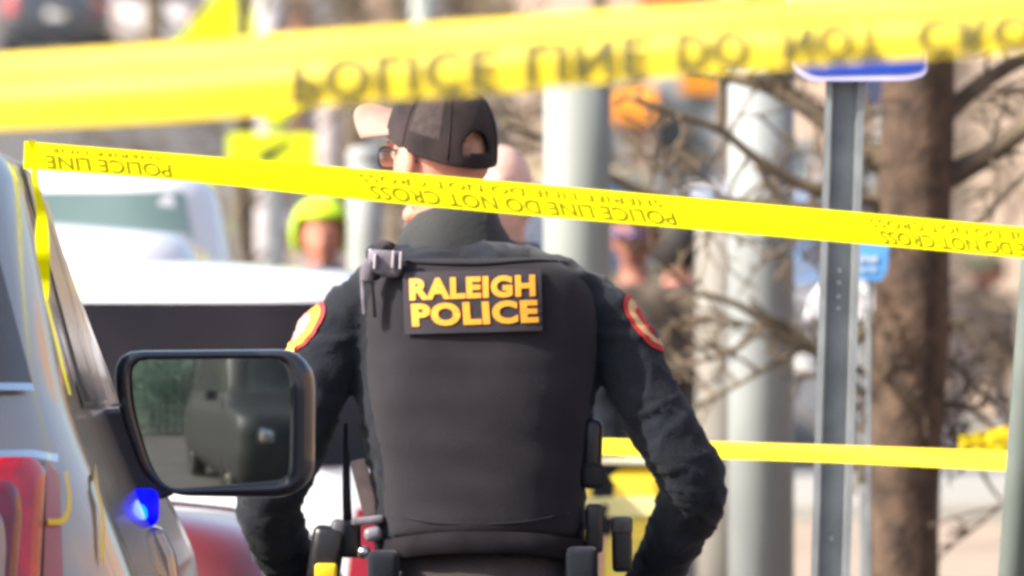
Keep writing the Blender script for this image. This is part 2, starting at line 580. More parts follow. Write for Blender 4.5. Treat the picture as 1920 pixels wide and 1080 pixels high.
def quad_patch(fn, c, name, m, parent, n=12, off=.004, smooth=True):
    bm = bmesh.new()
    g = []
    for j in range(n + 1):
        v = j / n
        row = []
        for i in range(n + 1):
            u = i / n
            x = (1 - u) * (1 - v) * c[0][0] + u * (1 - v) * c[1][0] + u * v * c[2][0] + (1 - u) * v * c[3][0]
            y = (1 - u) * (1 - v) * c[0][1] + u * (1 - v) * c[1][1] + u * v * c[2][1] + (1 - u) * v * c[3][1]
            row.append(bm.verts.new(fn(x, y, off)))
        g.append(row)
    for j in range(n):
        for i in range(n):
            bm.faces.new((g[j][i], g[j][i + 1], g[j + 1][i + 1], g[j + 1][i]))
    return obj(name, bm, m, parent, smooth=smooth)

def ribbon(fn, left, right, name, m, parent, off=.004):
    """left and right: matching lists of picture points"""
    bm = bmesh.new()
    L = [bm.verts.new(fn(x, y, off)) for x, y in left]
    Rr = [bm.verts.new(fn(x, y, off)) for x, y in right]
    for i in range(len(L) - 1):
        bm.faces.new((L[i], Rr[i], Rr[i + 1], L[i + 1]))
    return obj(name, bm, m, parent, smooth=True)

def dens(pts, k=5):
    out = []
    for a, b in zip(pts, pts[1:]):
        for i in range(k): out.append((a[0] + (b[0] - a[0]) * i / k, a[1] + (b[1] - a[1]) * i / k))
    out.append(pts[-1])
    return out

# rear hatch glass, side glass, trim
quad_patch(on_rear, [(-230, 722), (62, 722), (-14, 440), (-230, 300)], 'rear_window', M_glassb, suv, off=.008)
ribbon(on_rear, dens([(-230, 716), (60, 718)]), dens([(-230, 730), (66, 732)]), 'window_trim', M_chrome, suv, off=.014)
quad_patch(on_side, [(158, 752), (197, 752), (62, 300), (36, 300)], 'side_window', M_glassb, suv, n=16)
ribbon(on_side, dens([(152, 760), (108, 600), (66, 440), (32, 300)]), dens([(157, 760), (113, 600), (70, 440), (36, 300)]), 'window_seal', M_rubber, suv, off=.006)
ribbon(on_side, dens([(168, 700), (118, 520), (76, 380)]), dens([(171, 700), (121, 520), (79, 380)]), 'door_seam', M_chrome, suv, off=.009)
ribbon(on_side, dens([(150, 757), (176, 757), (203, 757)]), dens([(151, 766), (176, 766), (204, 766)]), 'belt_moulding', M_chrome, suv, off=.008)
# tail light wraps the corner
def rear_poly(poly, r, name, m, parent, off):
    pts = rounded_poly(poly, r, 6)
    c = sum(pts, Vector((0, 0))) / len(pts)
    bm = bmesh.new()
    rs = [[bm.verts.new(on_rear(c.x + (p.x - c.x) * k, c.y + (p.y - c.y) * k, off * (1 if k < 1 else .3))) for p in pts] for k in (1, .97, .8, .55, .3, .05)]
    n = len(pts)
    for a, b in zip(rs, rs[1:]):
        for i in range(n): bm.faces.new((a[i], a[(i + 1) % n], b[(i + 1) % n], b[i]))
    bm.faces.new(rs[-1])
    return obj(name, bm, m, parent, smooth=True)
tl = rear_poly([(-190, 1200), (70, 1200), (86, 880), (60, 852), (-190, 850)], [20, 30, 40, 30, 20], 'tail_light', M_lens, suv, .022)
rear_poly([(-190, 1190), (22, 1190), (44, 960), (34, 900), (-190, 880)], [20, 30, 60, 50, 20], 'inner_lens', M_lensd, tl, .030)
rear_poly([(-190, 1180), (4, 1180), (14, 1010), (2, 950), (-190, 940)], [20, 20, 50, 30, 20], 'reversing_lens', mat('smoky_lens', (.3, .25, .27), .2, coat=1), tl, .038)
quad_patch(on_rear, [(78, 1180), (122, 1180), (112, 890), (88, 866)], 'side_lens', mat('pink_lens', (.42, .12, .09), .2, .0, coat=1, col2=(.35, .07, .06)), tl, off=.012)
ribbon(on_rear, dens([(-190, 846), (60, 843), (110, 852)]), dens([(-190, 858), (60, 856), (108, 866)]), 'tail_light_trim', M_chrome, suv, off=.024)
# reflections of the yellow tape, painted as strips on the quarter panel and corner
M_yel = mat('painted_tape_reflection', (.9, .62, .03), .4)
ribbon(on_side, [(p.x, p.y) for p in smooth_path([Vector((a, b, 0)) for a, b in [(172, 872), (171, 915), (181, 960), (184, 1010), (176, 1080), (172, 1140)]], 4)], [(p.x, p.y) for p in smooth_path([Vector((a, b, 0)) for a, b in [(173, 872), (178, 915), (188, 960), (192, 1010), (185, 1080), (180, 1140)]], 4)], 'painted_reflection_streak', M_yel, suv, off=.006)
ribbon(on_rear, [(p.x, p.y) for p in smooth_path([Vector((a, b, 0)) for a, b in [(121, 884), (127, 930), (124, 958), (112, 972), (90, 972)]], 4)], [(p.x, p.y) for p in smooth_path([Vector((a, b, 0)) for a, b in [(126, 884), (134, 932), (131, 966), (116, 983), (90, 984)]], 4)], 'painted_reflection_hook', M_yel, suv, off=.02)
for sg in (1, -1):
    for yy in (1.0, 3.95):
        pcar.wheel(sg * 1.0, yy, .37, suv)
bm = bmesh.new(); box(bm, (PX0, PY0 - .06, .5), (1.7, .12, .26)); obj('rear_bumper', bm, M_dark, suv, bevel=.05)
pcar.patch('rear', [(-.26, .8), (.26, .8), (.26, .95), (-.26, .95)], 'licence_plate', mat('plate', (.75, .72, .68), .5), suv, .012, n=3)
pcar.patch('front', [(-.8, 1.40), (.8, 1.40), (.68, 1.72), (-.68, 1.72)], 'windscreen', M_glass, suv, .006)

# side mirror
MD = 28.1
MTILT = 5.6
outer = rounded_poly([(212, 658), (556, 655), (592, 700), (590, 900), (540, 934), (322, 930), (264, 890), (218, 760)], [60, 46, 46, 60, 60, 66, 60, 60])
inner = rounded_poly([(246, 674), (536, 672), (551, 716), (549, 902), (312, 918), (282, 870), (250, 760)], [30, 30, 30, 26, 50, 50, 60])
def mring(poly, y, s=1.0, c=(404, 795)):
    return [W(c[0] + (p[0] - c[0]) * s, c[1] + (p[1] - c[1]) * s, MD) + Vector((0, y, 0)) for p in poly]
mir = None
bm = bmesh.new()
oo = outer
def resample(poly, n):
    poly = [Vector(p) for p in poly]
    ang = [math.atan2(p.y - 795, p.x - 404) for p in poly]
    res = []
    for k in range(n):
        a = -PI + 2 * PI * k / n
        d = Vector((math.cos(a), math.sin(a)))
        best = 0
        for i in range(len(poly)):
            p = poly[i]; q = poly[(i + 1) % len(poly)]
            e = q - p; w = p - Vector((404, 795))
            den = d.x * e.y - d.y * e.x
            if abs(den) < 1e-9: continue
            t = (w.x * e.y - w.y * e.x) / den
            u = (w.x * d.y - w.y * d.x) / den
            if t > 0 and -1e-6 <= u <= 1 + 1e-6: best = max(best, t)
        res.append(Vector((404, 795)) + d * best)
    return res
O_ = resample(outer, 72); I_ = resample(inner, 72)
def mixp(a, b, t): return [p * (1 - t) + q * t for p, q in zip(a, b)]
rs = [mring(I_, 0.012, .995), mring(I_, -.012, 1.0), mring(mixp(O_, I_, .72), -.022), mring(mixp(O_, I_, .35), -.020), mring(mixp(O_, I_, .08), -.006), mring(O_, .018),
      mring(O_, .05), mring(O_, .085, .97), mring(O_, .115, .88), mring(O_, .135, .7), mring(O_, .145, .4)]
rings(bm, rs)
mir = obj('side_mirror', bm, mat('mirror_housing', (0.022, 0.022, 0.03), 0.3, var=.1, coat=.6), suv, smooth=True)
bm = bmesh.new()
cgl = W(404, 795, MD)
RC = 2.6                       # the glass is slightly domed
gr = []
for k in range(0, 13):
    kk = max(.002, k / 12 * .998)
    gr.append([p + Vector((0, ((p - cgl).length ** 2) / (2 * RC) + .002 - .010, 0)) for p in mring(I_, 0, kk)])
rings(bm, list(reversed(gr)), cap=False)
bm.faces.new([v for v in bm.verts][-72:])
for v in bm.verts:
    v.co.y += math.tan(R(MTILT)) * (v.co.x - cgl.x) - math.tan(R(1.2)) * (v.co.z - cgl.z)
obj('mirror_glass', bm, mat('mirror_glass', (0.40, 0.43, 0.42), 0.04, 1.0, var=.02), mir, smooth=True)
bm = bmesh.new()
a = [(166, 770), (236, 764), (256, 800), (292, 880), (330, 926), (300, 938), (262, 925), (236, 895)]
rings(bm, [[W(x, y, MD) + Vector((0, yy, 0)) for x, y in a] for yy in (-.0, .10)])
obj('mirror_arm', bm, MATS['mirror_housing'], mir, bevel=.008)
ribbon(on_side, dens([(176, 768), (206, 766)]), dens([(176, 774), (206, 772)]), 'arm_cover', M_white, mir, off=.03)

# blue police light
BL = 28.0
bm = bmesh.new()
rs = []
for k, (yy, s) in enumerate([(.05, .8), (.0, 1), (-.03, 1), (-.035, .9)]):
    rs.append([W(267 + 32 * s * math.copysign(abs(math.cos(2 * PI * i / 32)) ** .55, math.cos(2 * PI * i / 32)), 951 + 36 * s * math.copysign(abs(math.sin(2 * PI * i / 32)) ** .55, math.sin(2 * PI * i / 32)), BL) + Vector((0, yy, 0)) for i in range(32)])
rings(bm, rs)
bl = obj('blue_light', bm, mat('blue_lamp', (0.0, 0.0, 0.12), 0.3, spec=.2, emit=(0.0, 0.0, .5), es=1), suv, smooth=True)
bm = bmesh.new()
rs = []
for yy, s in [(-.034, 1), (-.044, .9), (-.048, .4)]:
    rs.append([W(264 + 14 * s * math.cos(2 * PI * i / 24), 964 + 20 * s * math.sin(2 * PI * i / 24), BL) + Vector((0, yy, 0)) for i in range(24)])
rings(bm, rs)
obj('lit_diode', bm, mat('cyan_diode', (0.0, 0.03, .1), 0.3, spec=.1, emit=(0.0, 0.27, .6), es=1), bl, smooth=True)
bm = bmesh.new()
rings(bm, [[W(x, y, BL) + Vector((0, yy, 0)) for x, y in [(236, 990), (300, 988), (325, 1040), (345, 1150), (215, 1150), (222, 1010)]] for yy in (0.0, .2)])
obj('lamp_bracket', bm, M_silver, suv, bevel=.012)
pl = bpy.data.lights.new('blue_glow', 'POINT')
pl.energy = .16; pl.color = (0.03, 0.05, 1.0); pl.shadow_soft_size = .02
po = bpy.data.objects.new('blue_glow', pl); po.location = W(264, 955, BL) + Vector((0, -.10, 0)); C.objects.link(po)
adopt(po, suv)

# ------------------------------------------------------------------ police officer
OD = 30.0
def O(px, py, dy=0.0):
    return W(px, py, OD) + Vector((0, dy, 0))
K = OD / F    # metres per photo pixel at the officer

def ell_ring(cx, hw, hd, py, dy=0.0, n=40, e=2.0, tilt=0.0):
    out = []
    for i in range(n):
        a = 2 * PI * i / n
        c, s = math.cos(a), math.sin(a)
        x = math.copysign(abs(c) ** (2 / e), c) * hw
        y = math.copysign(abs(s) ** (2 / e), s) * hd
        out.append(O(cx + x, py + tilt * x, y + dy))
    return out

def head_into(bm, M, detail=1.0, ears=True):
    """a head: skull, jaw, brow, nose, lips, ears; origin at mid height, face towards +y, about 0.235 m tall"""
    t = bmesh.new()
    bmesh.ops.create_uvsphere(t, u_segments=40, v_segments=28, radius=1)
    for v in t.verts:
        x, y, z = v.co
        X, Y, Z = x * .077, y * .097, z * .117
        if z < 0:
            X *= 1 - .30 * z * z
            if y < 0: Y *= 1 + .42 * z
            else: Y *= 1 - .10 * z * z
        if y > .6 and -.1 < z < .25: Y -= .006 * (1 - abs(z - .08) * 5)      # eye sockets
        if z < -.2 and y > 0: Y += .006 * min(1, -z)
        v.co = (X, Y, Z)
    def ell(c, r):
        q = bmesh.new()
        bmesh.ops.create_uvsphere(q, u_segments=16, v_segments=12, radius=1)
        for v in q.verts: v.co = Vector((v.co.x * r[0] + c[0], v.co.y * r[1] + c[1], v.co.z * r[2] + c[2]))
        me = bpy.data.meshes.new('q'); q.to_mesh(me); q.free(); t.from_mesh(me); bpy.data.meshes.remove(me)
    ell((0, .088, .030), (.055, .014, .012))
    ell((0, .100, -.008), (.011, .016, .028)); ell((0, .108, -.026), (.016, .013, .011))
    ell((0, .092, -.052), (.024, .010, .006)); ell((0, .091, -.062), (.021, .010, .007)); ell((0, .082, -.098), (.022, .018, .018))
    if ears:
        for s in (1, -1):
            ell((s * .086, -.008, -.004), (.012, .022, .037)); ell((s * .082, -.002, -.030), (.009, .011, .014))
    for v in t.verts: v.co = M @ v.co
    me = bpy.data.meshes.new('q'); t.to_mesh(me); t.free(); bm.from_mesh(me); bpy.data.meshes.remove(me)

def hand_into(bm, wrist, palm_dir, thumb_dir, nrm, curl=.5, s=1.0):
    """palm with five fingers; palm_dir along the hand, thumb_dir sideways, nrm towards the palm side"""
    d = palm_dir.normalized(); t = (thumb_dir - d * thumb_dir.dot(d)).normalized(); n = d.cross(t).normalized()
    if n.dot(nrm) < 0: n = -n
    pts = [wrist, wrist + d * .04 * s, wrist + d * .095 * s]
    rs = []
    for p, w, h in ((wrist - d * .01, .026, .02), (wrist + d * .03 * s, .036, .016), (wrist + d * .07 * s, .043, .014), (wrist + d * .098 * s, .041, .011)):
        rs.append([p + t * w * s * math.cos(2 * PI * k / 16) + n * h * s * math.sin(2 * PI * k / 16) for k in range(16)])
    rings(bm, rs)
    for k, (off, ln) in enumerate(((.032, .072), (.011, .082), (-.011, .076), (-.031, .06))):
        b = wrist + d * .09 * s + t * off * s
        a1, a2, a3 = curl * .6, curl * 1.5, curl * 2.2
        seg = ln * s
        p1 = b + (d * math.cos(a1) + n * math.sin(a1)) * seg * .45
        p2 = p1 + (d * math.cos(a2) + n * math.sin(a2)) * seg * .32
        p3 = p2 + (d * math.cos(a3) + n * math.sin(a3)) * seg * .25
        tube(bm, [b - d * .02, p1, p2, p3], [.0095 * s, .0088 * s, .008 * s, .006 * s], n=8)
    b = wrist + d * .03 * s + t * .03 * s
    p1 = b + (d * .7 + t * .8 + n * .3).normalized() * .035 * s
    p2 = p1 + (d * .9 + t * .3 + n * .5).normalized() * .03 * s
    tube(bm, [b - t * .01, p1, p2], [.013 * s, .0105 * s, .008 * s], n=8)

off_root = thing('person', 'police officer seen from behind, cap on, black vest lettered in gold, hands on hips', 'police officer', (W(900, 1000, OD).x, OD, 0))
HC = O(826, 296, 0.02)
HYAW = R(40)
HM = Matrix.Translation(HC) @ Matrix.Rotation(HYAW, 4, 'Z') @ Matrix.Rotation(R(-3), 4, 'X')
R_ARM = [((1050, 535), 50, 0), ((1120, 582), 60, 0), ((1172, 660), 63, -.01), ((1210, 745), 64, -.02), ((1258, 830), 64, -.03), ((1300, 905), 63, -.02), ((1290, 955), 62, .02), ((1258, 1020), 56, .06), ((1222, 1085), 48, .10), ((1190, 1130), 40, .12)]
L_ARM = [((745, 540), 50, 0), ((662, 588), 60, 0), ((614, 662), 66, -.01), ((586, 735), 66, -.02), ((558, 812), 66, -.03), ((520, 890), 63, -.03), ((505, 950), 62, -.01), ((520, 1010), 58, .03), ((548, 1075), 50, .08), ((590, 1130), 42, .11)]
def arm_tube(bm, arm, k=1.0, n=24, end=None):
    a = arm[:end] if end else arm
    tube(bm, smooth_path([O(p[0], p[1], dy) for p, r, dy in a], 4), [interp([(i, arm[i][1]) for i in range(len(a))], j / 4) * K * k for j in range(4 * (len(a) - 1) + 1)], n=n)

# body: head, neck, trunk, arms, hands and legs in one skin
bm = bmesh.new()
head_into(bm, HM)
tube(bm, [O(850, 470, .03), O(848, 400, .03), O(838, 330, .025)], [.072, .066, .064], n=24)
rings(bm, [ell_ring(855, 52, .06, 456, .02), ell_ring(885, 160, .085, 505, .02), ell_ring(895, 210, .10, 560), ell_ring(890, 205, .11, 700), ell_ring(892, 185, .11, 880), ell_ring(900, 180, .11, 1000), ell_ring(900, 178, .12, 1150)])
arm_tube(bm, R_ARM, .8); arm_tube(bm, L_ARM, .8)
hand_into(bm, O(1190, 1132, .12), Vector((-.75, .55, -.35)), Vector((-.2, .1, -1)), Vector((-1, 0, 0)), .6)
hand_into(bm, O(590, 1132, .11), Vector((.75, .55, -.35)), Vector((.2, .1, -1)), Vector((1, 0, 0)), .6)
for sx in (-1, 1):
    cx = 900 + sx * 72
    tube(bm, [O(cx, 1130, .0), O(cx + sx * 12, 1300, .01), O(cx + sx * 30, 1680, .02), O(cx + sx * 34, 1850, -.01), O(cx + sx * 36, 2120, -.01)], [.088, .085, .056, .052, .04], n=20)
    tube(bm, [O(cx + sx * 36, 2110, -.03), O(cx + sx * 36, 2150, .03), O(cx + sx * 40, 2156, .16)], [.04, .042, .03], n=16)
body = link_mesh('body', remesh(bm, .0062, 2), M_skin, off_root)

# eyes
for s in (1, -1):
    bm = bmesh.new()
    bmesh.ops.create_uvsphere(bm, u_segments=12, v_segments=8, radius=.012, matrix=HM @ Matrix.Translation((s * .031, .083, .012)))
    obj('eye', bm, mat('eye_white', (.7, .68, .65), .2), body, smooth=True)
# short hair at the back of the head
bm = bmesh.new()
t = bmesh.new(); bmesh.ops.create_uvsphere(t, u_segments=40, v_segments=24, radius=1)
bmesh.ops.delete(t, geom=[v for v in t.verts if v.co.z < -.02 or v.co.y > .55], context='VERTS')
for v in t.verts: v.co = HM @ Vector((v.co.x * .079, v.co.y * .099 , v.co.z * .119))
me = bpy.data.meshes.new('q'); t.to_mesh(me); t.free(); bm.from_mesh(me)
obj('hair', bm, mat('shaved_hair', (.50, .26, .18), .8, var=.2, scale=60), body, smooth=True)

# jacket
bm = bmesh.new()
rings(bm, [ell_ring(852, 66, .075, 444, .02), ell_ring(872, 130, .095, 462, .01), ell_ring(882, 186, .11, 484, .005), ell_ring(890, 232, .12, 516), ell_ring(893, 240, .13, 580), ell_ring(892, 236, .135, 640),
           ell_ring(890, 228, .14, 730), ell_ring(892, 218, .14, 800), ell_ring(896, 205, .135, 880), ell_ring(900, 195, .135, 950), ell_ring(900, 196, .14, 1010), ell_ring(900, 199, .145, 1040)])
arm_tube(bm, R_ARM, 1.0); arm_tube(bm, L_ARM, 1.0)
jme = remesh(bm, .008, 4, amp=.0105, nscale=8)
jacket = link_mesh('jacket', jme, M_black, off_root)
jb = bmesh.new(); jb.from_mesh(jme); JT = BVHTree.FromBMesh(jb); jb.free()
# collar
bm = bmesh.new()
cr = []
for i in range(40):
    pass
def col_ring(py, hw, hd, dy, lift, cx=850):
    return [O(cx + math.cos(2 * PI * i / 40) * hw, py + lift * math.sin(2 * PI * i / 40) * -1, math.sin(2 * PI * i / 40) * hd + dy) for i in range(40)]
rings(bm, [col_ring(474, 112, .10, .02, 6, 852), col_ring(446, 106, .095, .02, 2, 850), col_ring(420, 88, .084, .025, -4, 852), col_ring(396, 74, .074, .03, -8, 858), col_ring(393, 68, .068, .03, -8, 858), col_ring(402, 62, .062, .03, -6, 858), col_ring(450, 66, .066, .02, 0, 856)], cap=False)
obj('collar', bm, mat('collar_cloth', (0.016, 0.018, 0.019), 0.85, var=.2, scale=14, bump=.2, sheen=.15), jacket, smooth=True)

# vest
VR = [(484, 888, 150, .122), (510, 893, 190, .142), (560, 900, 216, .152), (640, 902, 222, .157), (760, 898, 209, .160), (860, 902, 194, .158), (950, 905, 188, .154), (985, 906, 185, .152), (1002, 906, 178, .146)]
def vpar(py):
    return tuple(sinterp([(r[0], r[k]) for r in VR], py) for k in (1, 2, 3))
VE = 2.7
def vest_pt(px, py, off=0.0):
    cx, hw, hd = vpar(py)
    f = min(.995, abs(px - cx) / hw)
    y = -hd * (1 - f ** VE) ** (1 / VE)
    return O(px, py, y - off)
bm = bmesh.new()
rs = []
for k in range(41):
    py = 484 + (1002 - 484) * k / 40
    cx, hw, hd = vpar(py)
    rs.append(ell_ring(cx, hw, hd, py, 0, n=64, e=VE, tilt=-.012))
rings(bm, rs)
bmesh.ops.recalc_face_normals(bm, faces=bm.faces)
for v in bm.verts:
    p = v.co
    v.co.y += (.006 * noise.noise(Vector((p.x * 6, p.z * 7, 3))) + .004 * noise.noise(Vector((p.x * 9 + p.z * 6, p.z * 20, 9)))) * (1 if p.z < 1.45 else .25)
vest = obj('vest', bm, M_vest, jacket, smooth=True)
# shoulder straps of the vest, seams
for sx, pts in ((-1, [(700, 520, -.13), (705, 480, -.10), (722, 462, -.02), (735, 470, .06)]),):
    bm = bmesh.new()
    tube(bm, smooth_path([O(*p) for p in pts], 4), .014, n=12, flat=.8)
    obj('shoulder_strap', bm, M_vest, vest, smooth=True)
def vest_line(pts, w, name, m, off=.005, depth=.004):
    bm = bmesh.new()
    P = smooth_path([Vector((x, y, 0)) for x, y in pts], 8)
    tube(bm, [vest_pt(p.x, p.y, off) for p in P], w * K, n=6, flat=1)
    return obj(name, bm, m, vest, smooth=True)
vest_line([(745, 488), (800, 492), (900, 494), (1000, 488), (1060, 492)], 3, 'seam', M_vest)
vest_line([(735, 962), (820, 978), (960, 978), (1068, 960)], 1.5, 'seam', M_vest, off=.001)
# name panel and lettering
def panel_fn(u, v):      # u right 0..1, v down 0..1
    return 756 + 258 * u + 3 * v, 510 + 114 * v - 7 * u + 2 * v
bm = bmesh.new()
g = []
for j in range(9):
    row = []
    for i in range(17):
        x, y = panel_fn(i / 16, j / 8)
        row.append(bm.verts.new(vest_pt(x, y, .0085)))
    g.append(row)
for j in range(8):
    for i in range(16):
        bm.faces.new((g[j][i], g[j][i + 1], g[j + 1][i + 1], g[j + 1][i]))
panel = obj('back_panel', bm, M_panel, vest, smooth=True)
def tfn(x0, y0, x1, y1, xr, yr, h):
    def f(u, v):
        return vest_pt(x0 + (x1 - x0) * u + (1 - v) * xr, y0 + (y1 - y0) * u + (1 - v) * (h + yr * u), .0105)
    return f
text_fit('RALEIGH', tfn(768, 522, 1003, 514, 1, 0, 41), 'lettering', M_letter, panel, offset=.05, cuts=(12, 2), spacing=1.1)
text_fit('POLICE', tfn(771, 569, 1007, 561, 3, 0, 43), 'lettering', M_letter, panel, offset=.05, cuts=(12, 2), spacing=1.1)

# shoulder patches laid on the sleeves
def sleeve_pt(arm_a, arm_b, s, th, e1, e2, off):
    c = arm_a.lerp(arm_b, s)
    d = e1 * math.cos(th) + e2 * math.sin(th)
    hit = JT.ray_cast(c + d * .25, -d, .3)
    if hit[0] is None: return c + d * (.062 + off)
    return hit[0] + d * off
def shield(u, v, k=1.0):
    return abs(u) < k
def make_patch(A, B, side, th0, hw, name_mats, parent):
    ax = (B - A).normalized()
    e2 = Vector((side, 0, 0)); e2 = (e2 - ax * e2.dot(ax)).normalized()
    e1 = ax.cross(e2); e1 = e1 if e1.y < 0 else -e1
    first = None
    for name, m, prof, off in name_mats:
        bm = bmesh.new()
        g = []
        N = 16
        for j in range(N + 1):
            t = j / N
            s, w = prof(t)
            row = [bm.verts.new(sleeve_pt(A, B, s, th0 + w * hw * (2 * i / 10 - 1) , e1, e2, off)) for i in range(11)]
            g.append(row)
        for j in range(N):
            for i in range(10):
                bm.faces.new((g[j][i], g[j][i + 1], g[j + 1][i + 1], g[j + 1][i]))
        o = obj(name, bm, m, first or parent, smooth=True)
        first = first or o
def prof(k, s0=0.0, s1=1.0):
    def f(t):
        s = .5 + (t - .5) * k
        w = k * min(1, (max(0.0, 1 - (2 * t - 1) ** 2 if t > .5 else 1 - (2 * t - 1) ** 4)) ** .5)
        return s, max(w, .02)
    return f
def bar(s0, s1, w0):
    return lambda t: (s0 + (s1 - s0) * t, w0)
M_pr = mat('patch_red', (.55, .03, .03), .7); M_po = mat('patch_orange', (.95, .32, .03), .7); M_pp = mat('patch_pink', (.75, .32, .30), .7)
M_py = mat('patch_yellow', (.95, .62, .10), .7)
def patch_layers():
    return [('shoulder_patch', M_pr, prof(1.0), .004), ('border', M_po, prof(.86), .0055), ('centre', M_pp, prof(.5), .007), ('banner', M_py, bar(.80, .92, .62), .0085)]
make_patch(O(652, 592, 0), O(594, 702, -.015), -1, R(72), R(42), patch_layers(), jacket)
make_patch(O(1128, 575, 0), O(1184, 690, -.01), 1, R(78), R(46), [('shoulder_patch', M_pr, prof(1.0), .004), ('border', mat('patch_tan', (.7, .42, .2), .7), prof(.84), .0055), ('centre', M_pr, prof(.55), .007), ('emblem', M_greyp, bar(.5, .8, .25), .0085)], jacket)

# cap
bm = bmesh.new()
CM = HM @ Matrix.Translation((0, -.004, .012)) @ Matrix.Rotation(R(13), 4, 'X')
NA, NB = 144, 44
g = []
for j in range(NB + 1):
    t = j / NB                       # 0 bottom, 1 crown
    row = []
    for i in range(NA):
        a = 2 * PI * i / NA          # 0 = right, 90 = front
        zb = .004 + .018 * math.sin(a)
        h = .122
        ph = t * PI / 2
        rr = math.cos(ph) ** .62
        x = .095 * rr * math.cos(a); y = .109 * rr * math.sin(a)
        z = zb * (1 - t) + h * math.sin(ph) ** 1.0 + (0.004 if math.sin(a) > 0 else 0) * math.sin(ph * 2)
        row.append((x, y, z))
    g.append(row)
def in_gap(x, y, z):
    if y > 0: return False
    w = (x + .006) / .031
    if abs(w) > 1: return False
    return .012 < z < .012 + .042 * math.sqrt(1 - w * w)
vv = [[bm.verts.new(CM @ Vector(p)) for p in row] for row in g[:-1]]
top = bm.verts.new(CM @ Vector((0, 0, .126)))
for j in range(NB - 1):
    for i in range(NA):
        k = (i + 1) % NA
        c = [(g[j][i][q] + g[j + 1][k][q]) / 2 for q in range(3)]
        if in_gap(*c): continue
        bm.faces.new((vv[j][i], vv[j][k], vv[j + 1][k], vv[j + 1][i]))
for i in range(NA): bm.faces.new((vv[-1][i], vv[-1][(i + 1) % NA], top))
cap = obj('cap', bm, M_cap, off_root, smooth=True)
sm = cap.modifiers.new('solid', 'SOLIDIFY'); sm.thickness = .004; sm.offset = -1
bm = bmesh.new()        # lighter mesh panel between the seams at the back
for a0, a1, nm in ((188, 222, 0),):
    gg = []
    for j in range(9, 34):
        row = []
        for i in range(9):
            a = R(a0 + (a1 - a0) * i / 8)
            ph = j / NB * PI / 2
            rr = math.cos(ph) ** .62 * 1.006
            zb = .004 + .018 * math.sin(a)
            row.append(bm.verts.new(CM @ Vector((.095 * rr * math.cos(a), .109 * rr * math.sin(a), zb * (1 - j / NB) + .122 * math.sin(ph)))))
        gg.append(row)
    for j in range(24):
        for i in range(8): bm.faces.new((gg[j][i], gg[j][i + 1], gg[j + 1][i + 1], gg[j + 1][i]))
obj('mesh_panel', bm, mat('cap_mesh', (.050, .034, .033), .9, var=.2, scale=90), cap, smooth=True)
for a0 in (232, 182, 300, 140):       # stitched seams of the crown
    bm = bmesh.new()
    pts = []
    for j in range(2, 40, 2):
        a = R(a0); ph = j / NB * PI / 2
        rr = math.cos(ph) ** .62 * 1.004
        zb = .004 + .018 * math.sin(a)
        pts.append(CM @ Vector((.095 * rr * math.cos(a), .109 * rr * math.sin(a), zb * (1 - j / NB) + .122 * math.sin(ph))))
    tube(bm, pts, .0013, n=6)
    obj('seam', bm, M_cap, cap, smooth=True)
bm = bmesh.new()        # brim
g = []
for j in range(9):
    row = []
    for i in range(21):
        u = i / 20 * 2 - 1
        a = PI / 2 - u * R(68)
        r = j / 8
        bx, by = .088 * math.cos(a), .104 * math.sin(a)
        L = .112 * (1 - .22 * u * u)
        x = bx * (1 + .06 * r); y = by + L * r
        z = .046 + .004 * r - .048 * u * u * (.45 + .55 * r)
        row.append(bm.verts.new(CM @ Vector((x, y, z))))
    g.append(row)
for j in range(8):
    for i in range(20): bm.faces.new((g[j][i], g[j][i + 1], g[j + 1][i + 1], g[j + 1][i]))
br = obj('brim', bm, M_brim, cap, smooth=True)
sm = br.modifiers.new('solid', 'SOLIDIFY'); sm.thickness = .003
# glasses
bm = bmesh.new()
for s in (1, -1):
    lp = [HM @ Vector((s * .034 + .027 * math.copysign(abs(math.cos(2 * PI * k / 24)) ** .7, math.cos(2 * PI * k / 24)), .112 - .25 * abs(s * .034 + .027 * math.cos(2 * PI * k / 24) ) ** 1.1, .006 + .019 * math.copysign(abs(math.sin(2 * PI * k / 24)) ** .7, math.sin(2 * PI * k / 24)))) for k in range(25)]
    tube(bm, lp, .0018, n=6, cap=False)
    tube(bm, [HM @ Vector((s * .064, .088, .016)), HM @ Vector((s * .080, .04, .016)), HM @ Vector((s * .084, -.01, .012)), HM @ Vector((s * .080, -.03, -.01))], .0022, n=6)
gls = obj('glasses', bm, M_plastic, off_root, smooth=True)
bm = bmesh.new()
for s in (1, -1):
    vs = [bm.verts.new(HM @ Vector((s * .034 + .026 * math.cos(2 * PI * k / 24), .111 - .25 * abs(s * .034 + .026 * math.cos(2 * PI * k / 24)) ** 1.1, .006 + .018 * math.sin(2 * PI * k / 24)))) for k in range(24)]
    bm.faces.new(vs)
obj('lens', bm, mat('clear_lens', (.75, .8, .8), .05, trans=.9), gls)

